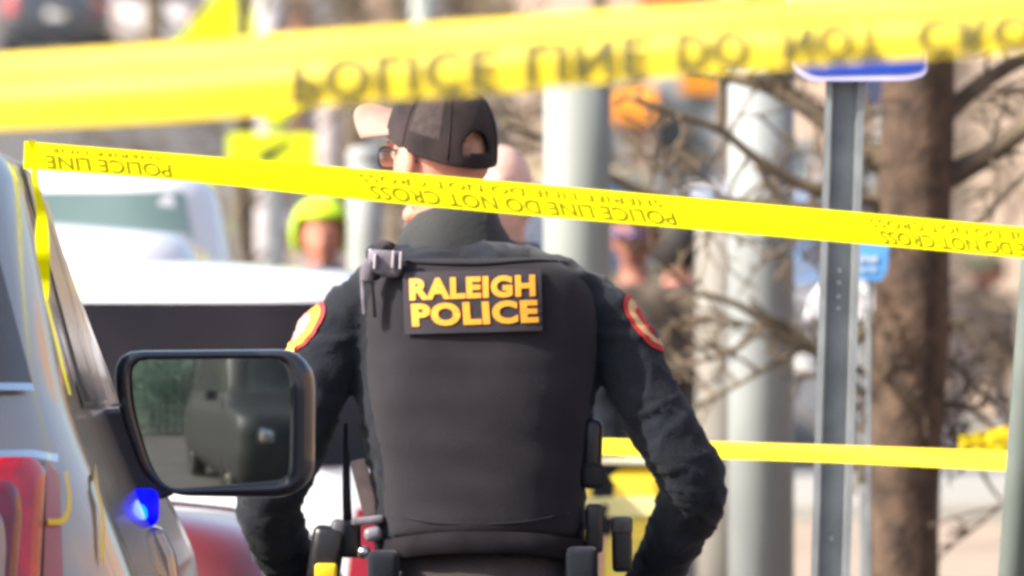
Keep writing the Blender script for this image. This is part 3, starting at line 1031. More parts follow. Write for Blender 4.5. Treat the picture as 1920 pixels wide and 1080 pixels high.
# trousers, boots, belt and what hangs from it
bm = bmesh.new()
rings(bm, [ell_ring(900, 186, .132, 1015), ell_ring(902, 200, .14, 1080), ell_ring(902, 204, .145, 1160), ell_ring(902, 180, .13, 1240)])
for sx in (-1, 1):
    cx = 902 + sx * 82
    tube(bm, smooth_path([O(cx, 1150, .0), O(cx + sx * 10, 1350, .01), O(cx + sx * 24, 1700, .02), O(cx + sx * 28, 1900, -.01), O(cx + sx * 30, 2110, -.01)], 3), [interp([(0, .108), (4, .10), (8, .078), (12, .066)], k) for k in range(13)], n=24)
tro = link_mesh('trousers', remesh(bm, .012, 4, amp=.006, nscale=8), mat('trouser_cloth', (.045, .038, .040), .9, var=.15, scale=9, bump=.2, bscale=250, sheen=.2), off_root)
for sx in (-1, 1):
    bm = bmesh.new()
    cx = 902 + sx * 112
    tube(bm, [O(cx, 2040, -.01), O(cx, 2110, -.015), O(cx, 2140, -.01)], [.062, .062, .06], n=20)
    tube(bm, [O(cx, 2132, -.08), O(cx, 2128, -.02), O(cx + sx * 3, 2138, .08), O(cx + sx * 5, 2146, .18)], [.034, .05, .046, .03], n=18)
    bme = remesh(bm, .01, 3)
    for v in bme.vertices: v.co.z = max(v.co.z, .0)
    link_mesh('boot', bme, M_rubber, off_root)
bm = bmesh.new()
rs = []
for py, k in ((1004, 1.0), (1006, 1.02), (1044, 1.03), (1048, 1.0)):
    rs.append([p + Vector((0, 0, -.010 * math.cos(2 * PI * i / 64 * 2))) for i, p in enumerate(ell_ring(903, 196 * k, .155 * k, py, 0, n=64, e=2.6))])
rings(bm, rs, cap=False)
belt = obj('belt', bm, mat('belt_leather', (.014, .012, .015), .85, spec=.15, var=.2, scale=20), off_root, smooth=True)
sm = belt.modifiers.new('solid', 'SOLIDIFY'); sm.thickness = .006
def gear(name, px, py, dy, w, h, dp, m, rot=0.0, bev=.008, parent=belt):
    bm = bmesh.new()
    box(bm, O(px, py, dy), (w * K, dp, h * K), Matrix.Rotation(R(rot), 3, 'Y'))
    return obj(name, bm, m, parent, bevel=bev, smooth=True)
# right side: tall pouch, magazine cases
rp = gear('radio_pouch', 1108, 850, -.02, 42, 132, .07, M_plastic, 2, .016)
gear('pouch_flap', 1112, 892, -.03, 46, 46, .082, M_rubber, 0, .012, rp)
gear('magazine_case', 1114, 990, -.05, 34, 92, .05, M_plastic, 1)
mg = gear('magazine_case', 1166, 1020, -.02, 38, 104, .05, M_plastic, -1)
gear('case_cap', 1166, 985, -.021, 40, 32, .054, mat('worn_grey_plastic', (.10, .105, .10), .5, var=.3, scale=20), -1, .006, mg)
gear('belt_pouch', 1090, 1060, -.10, 62, 74, .06, M_black, 0, .012)
# left side: radio with aerial, keys, holster, yellow handled stun gun
bm = bmesh.new()
tube(bm, [O(648, 795, .02), O(647, 830, .015), O(649, 870, .01), O(650, 930, .0), O(652, 985, .0)], [4 * K, 5 * K, 7 * K, 8 * K, 9 * K], n=12)
obj('radio_aerial', bm, M_rubber, belt, smooth=True)
gear('radio', 655, 1010, -.02, 44, 70, .05, M_plastic, 0)
gear('baton_strap', 684, 915, -.01, 30, 110, .012, mat('tan_webbing', (.42, .31, .27), .8, var=.15, scale=30), -14, .004)
k1 = gear('key_holder', 690, 975, -.06, 62, 16, .03, M_greyp, -6, .006)
gear('buckle', 700, 1000, -.08, 34, 26, .03, mat('grey_plastic', (.18, .18, .21), .4), -10, .01)
bm = bmesh.new()
bmesh.ops.create_uvsphere(bm, u_segments=16, v_segments=12, radius=13 * K, matrix=Matrix.Translation(O(683, 1034, -.10)))
obj('steel_snap', bm, M_metal, k1, smooth=True)
hol = gear('holster', 612, 1040, -.03, 62, 110, .07, M_plastic, 8, .016)
gear('holster_grip', 632, 1008, -.035, 30, 70, .05, mat('grey_grip', (.09, .09, .10), .5, var=.3, scale=20), 10, .01, hol)
gear('cuff_case', 720, 1062, -.13, 60, 66, .05, M_black, 0, .014)
gear('stun_gun_grip', 612, 1072, -.075, 42, 34, .03, mat('bright_yellow_plastic', (.95, .62, .02), .4), 0, .006)
# left shoulder: folded straps and microphone
mic = gear('shoulder_microphone', 712, 478, -.02, 52, 44, .08, M_plastic, -12, .016, vest)
for i, (x, y, w, h, rot) in enumerate(((722, 494, 64, 50, 4), (690, 508, 26, 46, 6))):
    gear('strap_pad', x, y, -.122 - .004 * i, w, h, .03, M_greyp, rot, .01, vest)
for i, (x, y, h, rot) in enumerate(((682, 545, 90, -4), (699, 545, 100, -5))):
    gear('strap', x, y, -.128, 9, h, .012, M_greyp if i == 0 else M_plastic, rot, .003, vest)
for x, y, w, h in ((704, 490, 5, 30), (738, 486, 5, 34), (752, 488, 5, 34)):
    gear('strap_ridge', x, y, -.142, w, h, .012, mat('pale_webbing', (.42, .38, .42), .7), 3, .002, vest)

# ------------------------------------------------------------------ police tapes
def tape(name, label, top, bot, d0, d1, prof, m, parent=None, px0=-150, px1=2070, nu=120, nv=16, group='police tapes', sag=None):
    """top/bot: tables of photo row by column; prof(v): metres away from the camera, v = 0 top .. 1 bottom"""
    def S(u, v, off=0.0):
        px = px0 + (px1 - px0) * u
        t = (px - 0) / 1920
        d = d0 + (d1 - d0) * t
        y0, y1 = sinterp(top, px), sinterp(bot, px)
        wob = .0035 * noise.noise(Vector((px * .004, v * 1.2, d0)))
        return W(px, y0 + (y1 - y0) * v, d) + Vector((0, prof(v) + wob - off, 0))
    bm = bmesh.new()
    g = [[bm.verts.new(S(i / nu, j / nv)) for i in range(nu + 1)] for j in range(nv + 1)]
    for j in range(nv):
        for i in range(nu):
            bm.faces.new((g[j][i], g[j][i + 1], g[j + 1][i + 1], g[j + 1][i]))
    o = obj(name, bm, m, parent, smooth=True)
    if label: tag(o, label, 'police tape', group)
    def at_px(px, v, off=.0012):
        return S((px - px0) / (px1 - px0), v, off)
    return o, at_px
t1_top = [(-300, 116), (0, 100), (333, 78), (640, 54), (1000, 28), (1280, 8), (1600, -8), (1920, -20), (2200, -28)]
t1_bot = [(-300, 252), (0, 243), (333, 227), (480, 215), (640, 194), (960, 171), (1280, 142), (1600, 118), (1920, 97), (2200, 82)]
def prof1(v):
    return .026 * (1 - sstep(.02, .62, v)) + .006 * max(0, v - .7)
near, at1 = tape('police_tape', 'wide blurred yellow police tape nearest the camera, crossing the top of the picture', t1_top, t1_bot, 17.4, 17.15, prof1, M_tape1)
# print seen from the back: upside down letters in left-to-right order
def word1(txt, a, b):
    def f(u, v):
        px = a + (b - a) * u
        return at1(px, .38 + .56 * v, .0035)
    text_fit(txt, f, 'lettering', M_ink1, near, offset=.026, cuts=(10, 14), spacing=1.12)
word1('POLICE', 548, 928); word1('LINE', 985, 1212); word1('DO', 1268, 1402); word1('NOT', 1466, 1652); word1('CROSS', 1718, 2040)

t2_top = [(20, 263), (60, 266), (333, 288), (640, 313), (960, 341), (1280, 369), (1600, 397), (1920, 426), (2200, 452)]
t2_bot = [(20, 313), (60, 318), (333, 338), (640, 371), (960, 401), (1280, 428), (1600, 456), (1920, 484), (2200, 510)]
def prof2(v):
    return .050 * (1 - v) + .006 * math.sin(v * PI)
mid, at2 = tape('police_tape', 'narrow vivid yellow tape from the silver car across the officer\'s neck', t2_top, t2_bot, 26.45, 26.1, prof2, M_tape, px0=44, px1=2100)
def word2(txt, a, b, v0, v1, sh, off=.012):
    """rotated half a turn, leaning"""
    def f(u, v):
        vv = v0 + (v1 - v0) * v
        px = b - (b - a) * u + sh * .35 * v
        return at2(px, vv, .0018)
    text_fit(txt, f, 'lettering', M_ink2, mid, offset=off + .004, cuts=(2, 4))
word2('POLICE LINE', 82, 318, .42, .92, 16)
word2('SHERIFF LINE', 92, 300, .14, .32, 8, .0)
word2('POLICE LINE DO NOT CROSS', 690, 1262, .50, .93, 26)
word2('SHERIFF LINE DO NOT CROSS', 670, 1240, .16, .40, 12, .0)
word2('POLICE LINE DO NOT CROSS', 1648, 2090, .52, .93, 22)
word2('SHERIFF LINE DO NOT CROSS', 1630, 2080, .16, .42, 12, .0)
# loose end hanging down the rear pillar of the car
le = dens([(52, 262), (58, 318), (64, 360), (68, 405), (66, 440), (68, 480), (76, 520), (85, 562)], 3)
ri = dens([(66, 262), (70, 318), (76, 360), (88, 405), (91, 440), (94, 480), (93, 520), (90, 562)], 3)
ribbon(lambda x, y, off: W(x, y, 25.70) + Vector((0, .012 * math.sin(y * .05), 0)), le, ri, 'loose_end', M_tape, mid)
ribbon(lambda x, y, off: W(x, y, 25.64), dens([(85, 562), (116, 690), (130, 740)]), dens([(89, 562), (120, 690), (133, 740)]), 'loose_end', M_tape, mid)

t3_top = [(900, 818), (1130, 822), (1340, 828), (1600, 836), (1890, 846), (1960, 850)]
t3_bot = [(900, 848), (1130, 853), (1340, 860), (1600, 869), (1890, 884), (1960, 888)]
far_t, at3 = tape('police_tape', 'low yellow tape running from behind the officer to the leaning pole', t3_top, t3_bot, 33.2, 32.5, lambda v: .03 * (1 - v), mat('low_tape_plastic', (.93, .70, .01), .45, var=.05, scale=4, tl=.3), px0=900, px1=1893, nu=60)

def wrap_tape():
    bm = bmesh.new()
    g = []
    for j in range(7):
        row = []
        for i in range(15):
            u, v = i / 14, j / 6
            px = 1798 + 98 * u; py = (818 - 22 * u) + 52 * v * (.5 + .5 * u)
            row.append(bm.verts.new(W(px, py, 42.0) + Vector((0, .014 * noise.noise(Vector((u * 7, v * 5, 1))), 0))))
        g.append(row)
    for j in range(6):
        for i in range(14): bm.faces.new((g[j][i], g[j][i + 1], g[j + 1][i + 1], g[j + 1][i]))
    tag(obj('police_tape', bm, MATS['low_tape_plastic'], smooth=True), 'short crumpled scrap of yellow tape above the low tape, beside the leaning pole', 'police tape', 'police tapes')
wrap_tape()

# ------------------------------------------------------------------ posts and pillars
def gz(px, d): return ground_h((px - 960) / F * d, d)
def pillar(px, w, d, top_py, label, m, name='pillar', cat='pillar', lean=0, base=True, group='steel pillars behind the officer', cap_=True, n=32):
    x = (px - 960) / F * d
    z0 = gz(px, d); z1 = CH - (top_py - HZ) / F * d
    r = w / 2 / F * d
    t = thing(name, label, cat, (x, d, z0), group)
    bm = bmesh.new()
    tube(bm, [(x - lean * (1.64), d, z0), (x, d, 1.64), (x + lean * (z1 - 1.64), d, z1)], r, n=n)
    obj('shaft', bm, m, t, smooth=False, bevel=0)
    for p in t.children[0].data.polygons: p.use_smooth = len(p.vertices) < 5
    if cap_:
        bm = bmesh.new(); tube(bm, [(x + lean * (z1 - 1.64), d, z1 - .01), (x + lean * (z1 - 1.64), d, z1 + .03), (x + lean * (z1 - 1.64), d, z1 + .05)], [r * 1.06, r * 1.06, r * .7], n=n)
        obj('cap', bm, m, t, smooth=False)
    if base:
        bm = bmesh.new(); tube(bm, [(x - lean * 1.64, d, z0), (x - lean * 1.64, d, z0 + .03)], r * 1.7, n=n)
        obj('base_plate', bm, M_galv, t)
    return t
pillar(1082, 126, 44, 130, 'pale grey-green pillar just right of the officer\'s head', M_conc)
pillar(1427, 124, 46, 130, 'thick grey pillar left of the blue sign\'s post, lit on its left flank', mat('grey_pillar_paint', (.27, .29, .285), .6, var=.08, scale=3, bump=.05))
pillar(1366, 120, 58, 400, 'pale beige pillar half hidden behind the thick grey pillar', mat('beige_pillar_paint', (.30, .28, .245), .7, var=.1, scale=3))
pillar(684, 64, 62, 300, 'slim pale grey pillar between the green beanie and the officer', mat('light_pillar_paint', (.33, .345, .33), .7, var=.05, scale=3))
pillar(618, 46, 90, 120, 'thin pinkish post left of the cap brim', mat('pinkish_post_paint', (.32, .27, .265), .7, var=.1, scale=3), 'post', 'post', base=False, group=None)
pillar(508, 60, 94, -60, 'pale lamp post standing in front of the large fluorescent diamond', mat('pale_post_paint', (.36, .34, .345), .6, var=.05, scale=3), 'lamp_post', 'lamp post', base=True, group=None)
pillar(790, 38, 92, -60, 'pale green-grey pole rising above the cap', mat('green_grey_paint', (.36, .39, .35), .6, var=.05), 'pole', 'pole', base=True, group=None)
pillar(1948, 62, 32.2, -60, 'leaning grey-green steel pole cut by the right edge of the picture', mat('green_pole_paint', (.13, .155, .14), .6, var=.12, scale=6), 'pole', 'pole', lean=.073, base=True, group=None)

# sign post with the blue sign: U-channel
def sign_post():
    d = 34.0
    x = (1576 - 960) / F * d
    t = thing('street_sign', 'blue street sign edge peeping below the near tape on a galvanised channel post', 'sign', (x, d, 0))
    def xs(py): return ((1585 - (py - 150) * .030) - 960) / F * d
    prof = [(-.040, -.005), (-.026, -.005), (-.022, .024), (.022, .024), (.026, -.005), (.040, -.005), (.040, -.001), (.028, -.001), (.024, .029), (-.024, .029), (-.028, -.001), (-.040, -.001)]
    bm = bmesh.new()
    rs = []
    for py in (60, 150, 600, 1080, 1968):
        z = CH - (py - HZ) / F * d
        if py == 1968: z = 0
        rs.append([Vector((xs(py) + a, d + b, z)) for a, b in prof])
    rings(bm, rs)
    post = obj('post', bm, M_galv, t)
    bm = bmesh.new()
    for py in (507, 530, 556, 578, 1010):
        z = CH - (py - HZ) / F * d
        tube(bm, [(xs(py), d + .0225, z), (xs(py), d + .0205, z)], .0042, n=10)
    obj('bolt_hole', bm, mat('hole_rim', (.6, .6, .6), .5), post)['kind'] = 'stuff'
    # sign plate
    pl_ = rounded_poly([(1470, -80), (1746, -92), (1738, 140), (1706, 151), (1514, 152), (1484, 128)], [10, 10, 14, 18, 22, 22], 5)
    bm = bmesh.new()
    rings(bm, [[W(p.x, p.y, d - .035) + Vector((0, yy, 0)) for p in pl_] for yy in (0, .003)])
    pl = obj('sign_plate', bm, mat('sign_border', (.50, .50, .80), .4), t)
    pl2 = rounded_poly([(1478, -76), (1738, -88), (1732, 131), (1696, 138), (1524, 141), (1492, 124)], [10, 10, 14, 16, 20, 20], 5)
    bm = bmesh.new()
    rings(bm, [[W(p.x, p.y, d - .036) + Vector((0, yy, 0)) for p in pl2] for yy in (-.0015, 0.0005)])
    obj('sign_face', bm, mat('sign_blue', (.015, .06, .42), .35, var=.05), pl)
sign_post()
# small pale-blue sign behind the post
def small_sign():
    d = 42.0
    x = (1630 - 960) / F * d
    t = thing('notice_sign', 'small light blue notice with white marks between the channel post and the trunk', 'sign', (x, d, 0))
    bm = bmesh.new(); rings(bm, [[W(p.x, p.y, d) + Vector((0, yy, 0)) for p in rounded_poly([(1596, 440), (1668, 440), (1664, 508), (1650, 528), (1600, 522)], 8)] for yy in (0, .006)])
    f = obj('sign_face', bm, mat('light_blue', (.10, .33, .68), .5), t)
    bm = bmesh.new()
    for px, py, w, h in ((1612, 488, 5, 14), (1622, 484, 5, 12), (1632, 487, 6, 10), (1641, 486, 5, 13), (1618, 506, 14, 4), (1636, 506, 12, 4)):
        box(bm, W(px, py, d - .003), (w / F * d, .003, h / F * d))
    obj('white_marks', bm, M_white, f)
    bm = bmesh.new(); tube(bm, [(x, d + .012, 0), W(1630, 440, d) + Vector((0, .012, 0))], .007, n=10)
    obj('post', bm, M_galv, t)
small_sign()
def half_round():
    d = 50.0
    x = (1585 - 960) / F * d
    t = thing('half_round_board', 'white half-round board on a thin stalk behind the channel post', 'board', (x, d, 0))
    pts = [(1508 + 148 * k / 20, 600 - 92 * math.sin(PI * k / 20) ** .6) for k in range(21)]
    bm = bmesh.new(); rings(bm, [[W(a, b, d) + Vector((0, yy, 0)) for a, b in pts] for yy in (0, .04)])
    obj('board', bm, mat('board_white', (.75, .73, .76), .6), t, bevel=.01)
    bm = bmesh.new(); tube(bm, [W(1620, 600, d) + Vector((0, .02, 0)), (W(1620, 600, d).x, d + .02, 0)], .014, n=10)
    obj('stalk', bm, M_galv, t)
half_round()
def navy_board():
    d = 48
    x = (1655 - 960) / F * d
    t = thing('hanging_banner', 'small navy pennant hanging behind the trunk below the blue sign', 'pennant', (x, d, 0))
    bm = bmesh.new(); rings(bm, [[W(a, b, d) + Vector((0, yy, 0)) for a, b in [(1618, 130), (1698, 130), (1670, 180), (1652, 193), (1626, 190)]] for yy in (0, .01)])
    obj('cloth', bm, mat('navy_cloth', (.05, .06, .12), .8), t)
    bm = bmesh.new(); tube(bm, [(x, d + .03, 0), W(1655, 100, d) + Vector((0, .03, 0))], .015, n=10)
    obj('post', bm, M_galv, t)
navy_board()

# fluorescent warning signs
M_fluo = mat('fluorescent_sheeting', (.78, .86, .0), .5, var=.04, scale=2, emit=(.8, .9, .0), es=0.0)
def warn(px, d, parts, label, posttop):
    x = (px - 960) / F * d; z0 = gz(px, d)
    t = thing('warning_sign', label, 'warning sign', (x, d, z0), 'fluorescent crossing signs')
    for name, poly, r, off in parts:
        bm = bmesh.new()
        rings(bm, [[W(p.x, p.y, d) + Vector((0, yy - off, 0)) for p in rounded_poly(poly, r, 4)] for yy in (0, .004)])
        obj(name, bm, mat('sign_black', (.06, .065, .02), .5) if name in ('arrow', 'border', 'symbol') else M_fluo, t)
    bm = bmesh.new(); box(bm, (x, d + .03, (z0 + CH - (posttop - HZ) / F * d) / 2), (.06, .04, CH - (posttop - HZ) / F * d - z0))
    obj('post', bm, M_galv, t)
warn(428, 101, [('diamond_plate', [(324, 84), (434, -46), (544, 84), (434, 204)], 8, 0), ('border', [(336, 84), (434, -32), (532, 84), (434, 192)], 6, .003), ('inner_plate', [(342, 84), (434, -25), (526, 84), (434, 185)], 6, .006)],
     'large fluorescent yellow diamond sign poking above the near tape', 0)
warn(512, 82, [('diamond_plate', [(430, 156), (518, 66), (606, 156), (518, 246)], 7, 0), ('border', [(438, 156), (518, 74), (598, 156), (518, 238)], 5, .003), ('inner_plate', [(443, 156), (518, 79), (593, 156), (518, 233)], 5, .006),
               ('arrow_plate', [(426, 250), (590, 250), (590, 332), (426, 332)], 6, 0), ('arrow', [(490, 284), (540, 262), (548, 268), (512, 296), (516, 302), (482, 302), (486, 286)], 2, .004)],
     'fluorescent diamond sign with a rectangular arrow plate, squeezed between the two tapes', 70)

# yellow newspaper box seen under the right arm
def yellow_box():
    d = 41.0
    x = (1150 - 960) / F * d
    t = thing('newspaper_box', 'glossy yellow newspaper box seen between the officer\'s right arm and waist', 'newspaper box', (x, d, 0))
    zt = CH - (872 - HZ) / F * d
    bm = bmesh.new(); box(bm, (x + .0, d, (zt + .25) / 2 + .0), (.26, .36, zt - .25))
    b = obj('cabinet', bm, mat('yellow_enamel', (.92, .66, .02), .25, coat=.8, var=.03), t, bevel=.04, smooth=True)
    bm = bmesh.new(); box(bm, (x, d - .183, zt - .30), (.20, .012, .26)); obj('door', bm, mat('yellow_door', (.92, .72, .12), .3), b, bevel=.004)
    bm = bmesh.new(); box(bm, (x, d - .182, zt - .10), (.22, .02, .05)); obj('coin_plate', bm, mat('pale_yellow', (.88, .80, .35), .3), b, bevel=.004)
    for sx in (-1, 1):
        for sy in (-1, 1):
            bm = bmesh.new(); tube(bm, [(x + sx * .10, d + sy * .16, 0), (x + sx * .10, d + sy * .16, .26)], .016, n=8)
            obj('leg', bm, M_galv, t)
    bm = bmesh.new(); box(bm, (x, d, zt + .012), (.27, .38, .016)); obj('lid', bm, mat('glare_pale_lid', (.9, .85, .6), .15, coat=1), t, bevel=.004)  # white glare on the top is put into the lid's pale colour
yellow_box()

# ------------------------------------------------------------------ trees
def branch(bm, p, d, L, r, depth, rng, leaves=None, droop=0.0, spread=.7, minr=.0022):
    n = 5
    pts = [p.copy()]
    q = p.copy(); dd = d.normalized()
    for i in range(n):
        dd = (dd + Vector((rng.uniform(-1, 1), rng.uniform(-1, 1), rng.uniform(-1, 1) - droop)) * .17).normalized()
        q = q + dd * L / n
        pts.append(q.copy())
    tube(bm, pts, [max(minr, r * (1 - .55 * i / n)) for i in range(n + 1)], n=6 if r > .008 else 4, cap=False)
    if leaves is not None and depth == 0:
        for k in range(2):
            leaves.append(pts[rng.randrange(1, n + 1)])
    if depth <= 0: return
    for k in range(rng.choice((2, 3, 3))):
        i = rng.randrange(2, n + 1)
        ax = Vector((rng.uniform(-1, 1), rng.uniform(-1, 1), rng.uniform(-1, 1))).normalized()
        nd = (dd + ax * spread).normalized()
        branch(bm, pts[i], nd, L * rng.uniform(.55, .8), r * .55, depth - 1, rng, leaves, droop, spread, minr)

def leaf_mesh(pts, rng, size, spreadr, n, name, m, parent):
    bm = bmesh.new()
    for p in pts:
        for k in range(n):
            c = p + Vector((rng.gauss(0, 1), rng.gauss(0, 1), rng.gauss(0, 1))) * spreadr
            a = Vector((rng.uniform(-1, 1), rng.uniform(-1, 1), rng.uniform(-1, 1))).normalized() * size * rng.uniform(.5, 1.3)
            b = a.cross(Vector((rng.uniform(-1, 1), rng.uniform(-1, 1), rng.uniform(-1, 1)))).normalized() * size * .5
            bm.faces.new([bm.verts.new(c - a), bm.verts.new(c + b), bm.verts.new(c + a), bm.verts.new(c - b)])
    return obj(name, bm, m, parent, recalc=False)

def main_tree():
    d = 45.0
    rng = random.Random(11)
    x = (1708 - 960) / F * d
    t = thing('bare_tree', 'thick-trunked bare brown tree right of the channel post', 'tree', (x, d, 0), None)
    P = lambda a, b, dy=0: W(a, b, d) + Vector((0, dy, 0))
    bm = bmesh.new()
    col = [(1690, 1790, 84), (1694, 1500, 74), (1695, 1200, 67), (1695, 1000, 65), (1697, 880, 66), (1700, 780, 72), (1708, 640, 72), (1712, 480, 70), (1716, 320, 72), (1722, 180, 70), (1726, 40, 62), (1730, -150, 52), (1732, -400, 40)]
    ring = []
    for a, b, r in col:
        z = CH - (b - HZ) / F * d
        ring.append([Vector(((a - 960) / F * d, d, max(0, z))) + Vector((math.cos(2 * PI * k / 28), math.sin(2 * PI * k / 28), 0)) * (r / F * d) * (1 + .10 * noise.noise(Vector((math.cos(2 * PI * k / 28) * 2, math.sin(2 * PI * k / 28) * 2, b * .01)))) for k in range(28)])
    R2 = []
    for i in range(len(ring) - 1):
        for s in range(4): R2.append([ring[i][k].lerp(ring[i + 1][k], s / 4) for k in range(28)])
    R2.append(ring[-1])
    rings(bm, R2)
    tr = obj('trunk', bm, M_bark, t, smooth=True)
    bm = bmesh.new()
    leaves = []
    limbs = [
        ([(1700, 380), (1610, 372), (1500, 345), (1420, 300), (1350, 245), (1270, 215), (1180, 185)], 15, 5, -.1),
        ([(1690, 330), (1600, 270), (1520, 205), (1450, 165), (1380, 145), (1290, 130)], 26, 9, .05),
        ([(1690, 420), (1560, 395), (1400, 385), (1240, 372), (1130, 325), (1040, 270), (940, 232)], 15, 5, -.15),
        ([(1680, 560), (1600, 640), (1530, 660), (1450, 615), (1380, 570), (1300, 550), (1250, 560)], 13, 4, .0),
        ([(1680, 720), (1600, 690), (1530, 650), (1440, 690), (1370, 730), (1310, 760)], 9, 3, .1),
        ([(1520, 655), (1450, 600), (1380, 655), (1300, 680), (1200, 690)], 7, 3, .0),
        ([(1740, 350), (1800, 320), (1860, 285), (1930, 235), (2050, 160)], 26, 16, 0),
        ([(1745, 240), (1790, 200), (1850, 150), (1930, 105), (2050, 60)], 20, 12, .1),
        ([(1750, 480), (1820, 430), (1900, 350), (1960, 300)], 7, 4, .0),
        ([(1700, 780), (1800, 760), (1850, 790), (1900, 840)], 8, 4, .05),
        ([(1840, 885), (1862, 920), (1876, 945), (1820, 960), (1740, 985)], 4, 2, -.05),
        ([(1730, 160), (1700, 100), (1640, 40), (1560, -20)], 16, 10, .1),
        ([(1350, 245), (1352, 170), (1345, 100)], 9, 6, 0),
        ([(1420, 300), (1450, 360), (1500, 400)], 9, 4, 0),
    ]
    lim = []
    for pts, r0, r1, dy in limbs:
        P3 = smooth_path([P(a, b, dy * i / (len(pts) - 1) * 2) for i, (a, b) in enumerate(pts)], 5)
        n = len(P3)
        tube(bm, P3, [(r0 + (r1 - r0) * i / (n - 1)) / F * d for i in range(n)], n=9)
        lim.append(P3)
    lm = obj('limbs', bm, M_twig, t, smooth=True)
    bm = bmesh.new()
    for li, P3 in enumerate(lim):
        if li in (8, 9): continue
        for i in range(4, len(P3), 3):
            for k in range(2):
                if rng.random() < .5:
                    tdir = (P3[i] - P3[i - 1]).normalized()
                    dr = (tdir * .6 + Vector((rng.uniform(-1, 1), rng.uniform(-1, 1), rng.uniform(-.9, 1)))).normalized()
                    branch(bm, P3[i], dr, rng.uniform(.09, .24), .0062, 2, rng, None, minr=.003)
    # thicket of twigs and dead leaves round the trunk
    for k in range(60):
        a = rng.uniform(1600, 1790); b = rng.uniform(590, 830)
        p = P(a, b, rng.uniform(-.1, .25))
        branch(bm, p, Vector((rng.uniform(-1, 1), rng.uniform(-.4, .4), rng.uniform(-1, 1))), rng.uniform(.06, .15), .005, 1, rng, leaves, minr=.0028)
    for k in range(34):
        a = rng.gauss(1560, 90); b = rng.gauss(390, 60)
        branch(bm, P(a, b, rng.uniform(.0, .35)), Vector((rng.uniform(-1, 1), rng.uniform(-.4, .4), rng.uniform(-1, 1))), rng.uniform(.06, .16), .0055, 1, rng, leaves if k % 4 == 0 else None, minr=.003)
    tw = obj('twigs', bm, M_twig, t, smooth=False)
    leaf_mesh(leaves, rng, .013, .02, 2, 'leaves', M_leaf, t)
main_tree()

def bg_tree(px, d, r, h, label, seed, n=16, lean=0.0, m=M_twig, group='bare street trees far behind', low=.9, L=1.3):
    rng = random.Random(seed)
    x = (px - 960) / F * d; z0 = gz(px, d)
    t = thing('bare_tree', label, 'tree', (x, d, z0), group)
    bm = bmesh.new()
    top = Vector((x + lean * h, d, z0 + h))
    tube(bm, smooth_path([Vector((x, d, z0)), Vector((x + lean * h * .3 + rng.uniform(-.05, .05), d, z0 + h * .35)), Vector((x + lean * h * .7, d, z0 + h * .7)), top], 4), [r * (1 - .6 * i / 12) for i in range(13)], n=12)
    obj('trunk', bm, m, t, smooth=True)
    bm = bmesh.new()
    for k in range(n):
        f = rng.uniform(low / h, .98)
        p = Vector((x + lean * h * f, d, z0 + h * f))
        a = rng.uniform(0, 2 * PI)
        branch(bm, p, Vector((math.cos(a), math.sin(a) * .8, rng.uniform(.1, .9))), L * rng.uniform(.6, 1), r * .35, 3, rng, None, minr=.006)
    obj('crown', bm, m, t)
bg_tree(452, 88, .045, 5.5, 'slim bare tree left of the green beanie', 3, 10, .01)
bg_tree(482, 104, .06, 6.0, 'bare tree whose brown stem rises behind the arrow plate', 4, 12, -.01)
bg_tree(740, 100, .05, 6.0, 'thin bare tree right behind the officer\'s left cheek', 5, 12)
bg_tree(660, 150, .10, 7.0, 'bare tree on the rise left of the cap', 6, 18)
bg_tree(860, 160, .12, 7.0, 'bare tree on the rise above the officer\'s cap', 8, 20, .02)
bg_tree(1010, 150, .10, 7.0, 'bare tree above the pale pillar', 9, 18, -.02)
bg_tree(560, 190, .12, 8.0, 'reddish bare tree between lamp post and cap', 10, 18, m=mat('reddish_bark', (.28, .13, .09), .9))
bg_tree(290, 240, .16, 8.0, 'bare tree beside the pale car on the hill', 12, 18)
bg_tree(1130, 108, .07, 6.0, 'bare tree in front of the shop fronts right of the pale pillar', 14, 14)
bg_tree(1560, 100, .08, 6.0, 'bare tree in front of the shop fronts behind the blue sign', 15, 22, .01)
bg_tree(2120, 104, .06, 6.0, 'bare tree behind the walking figure at the right', 16, 16, -.01)

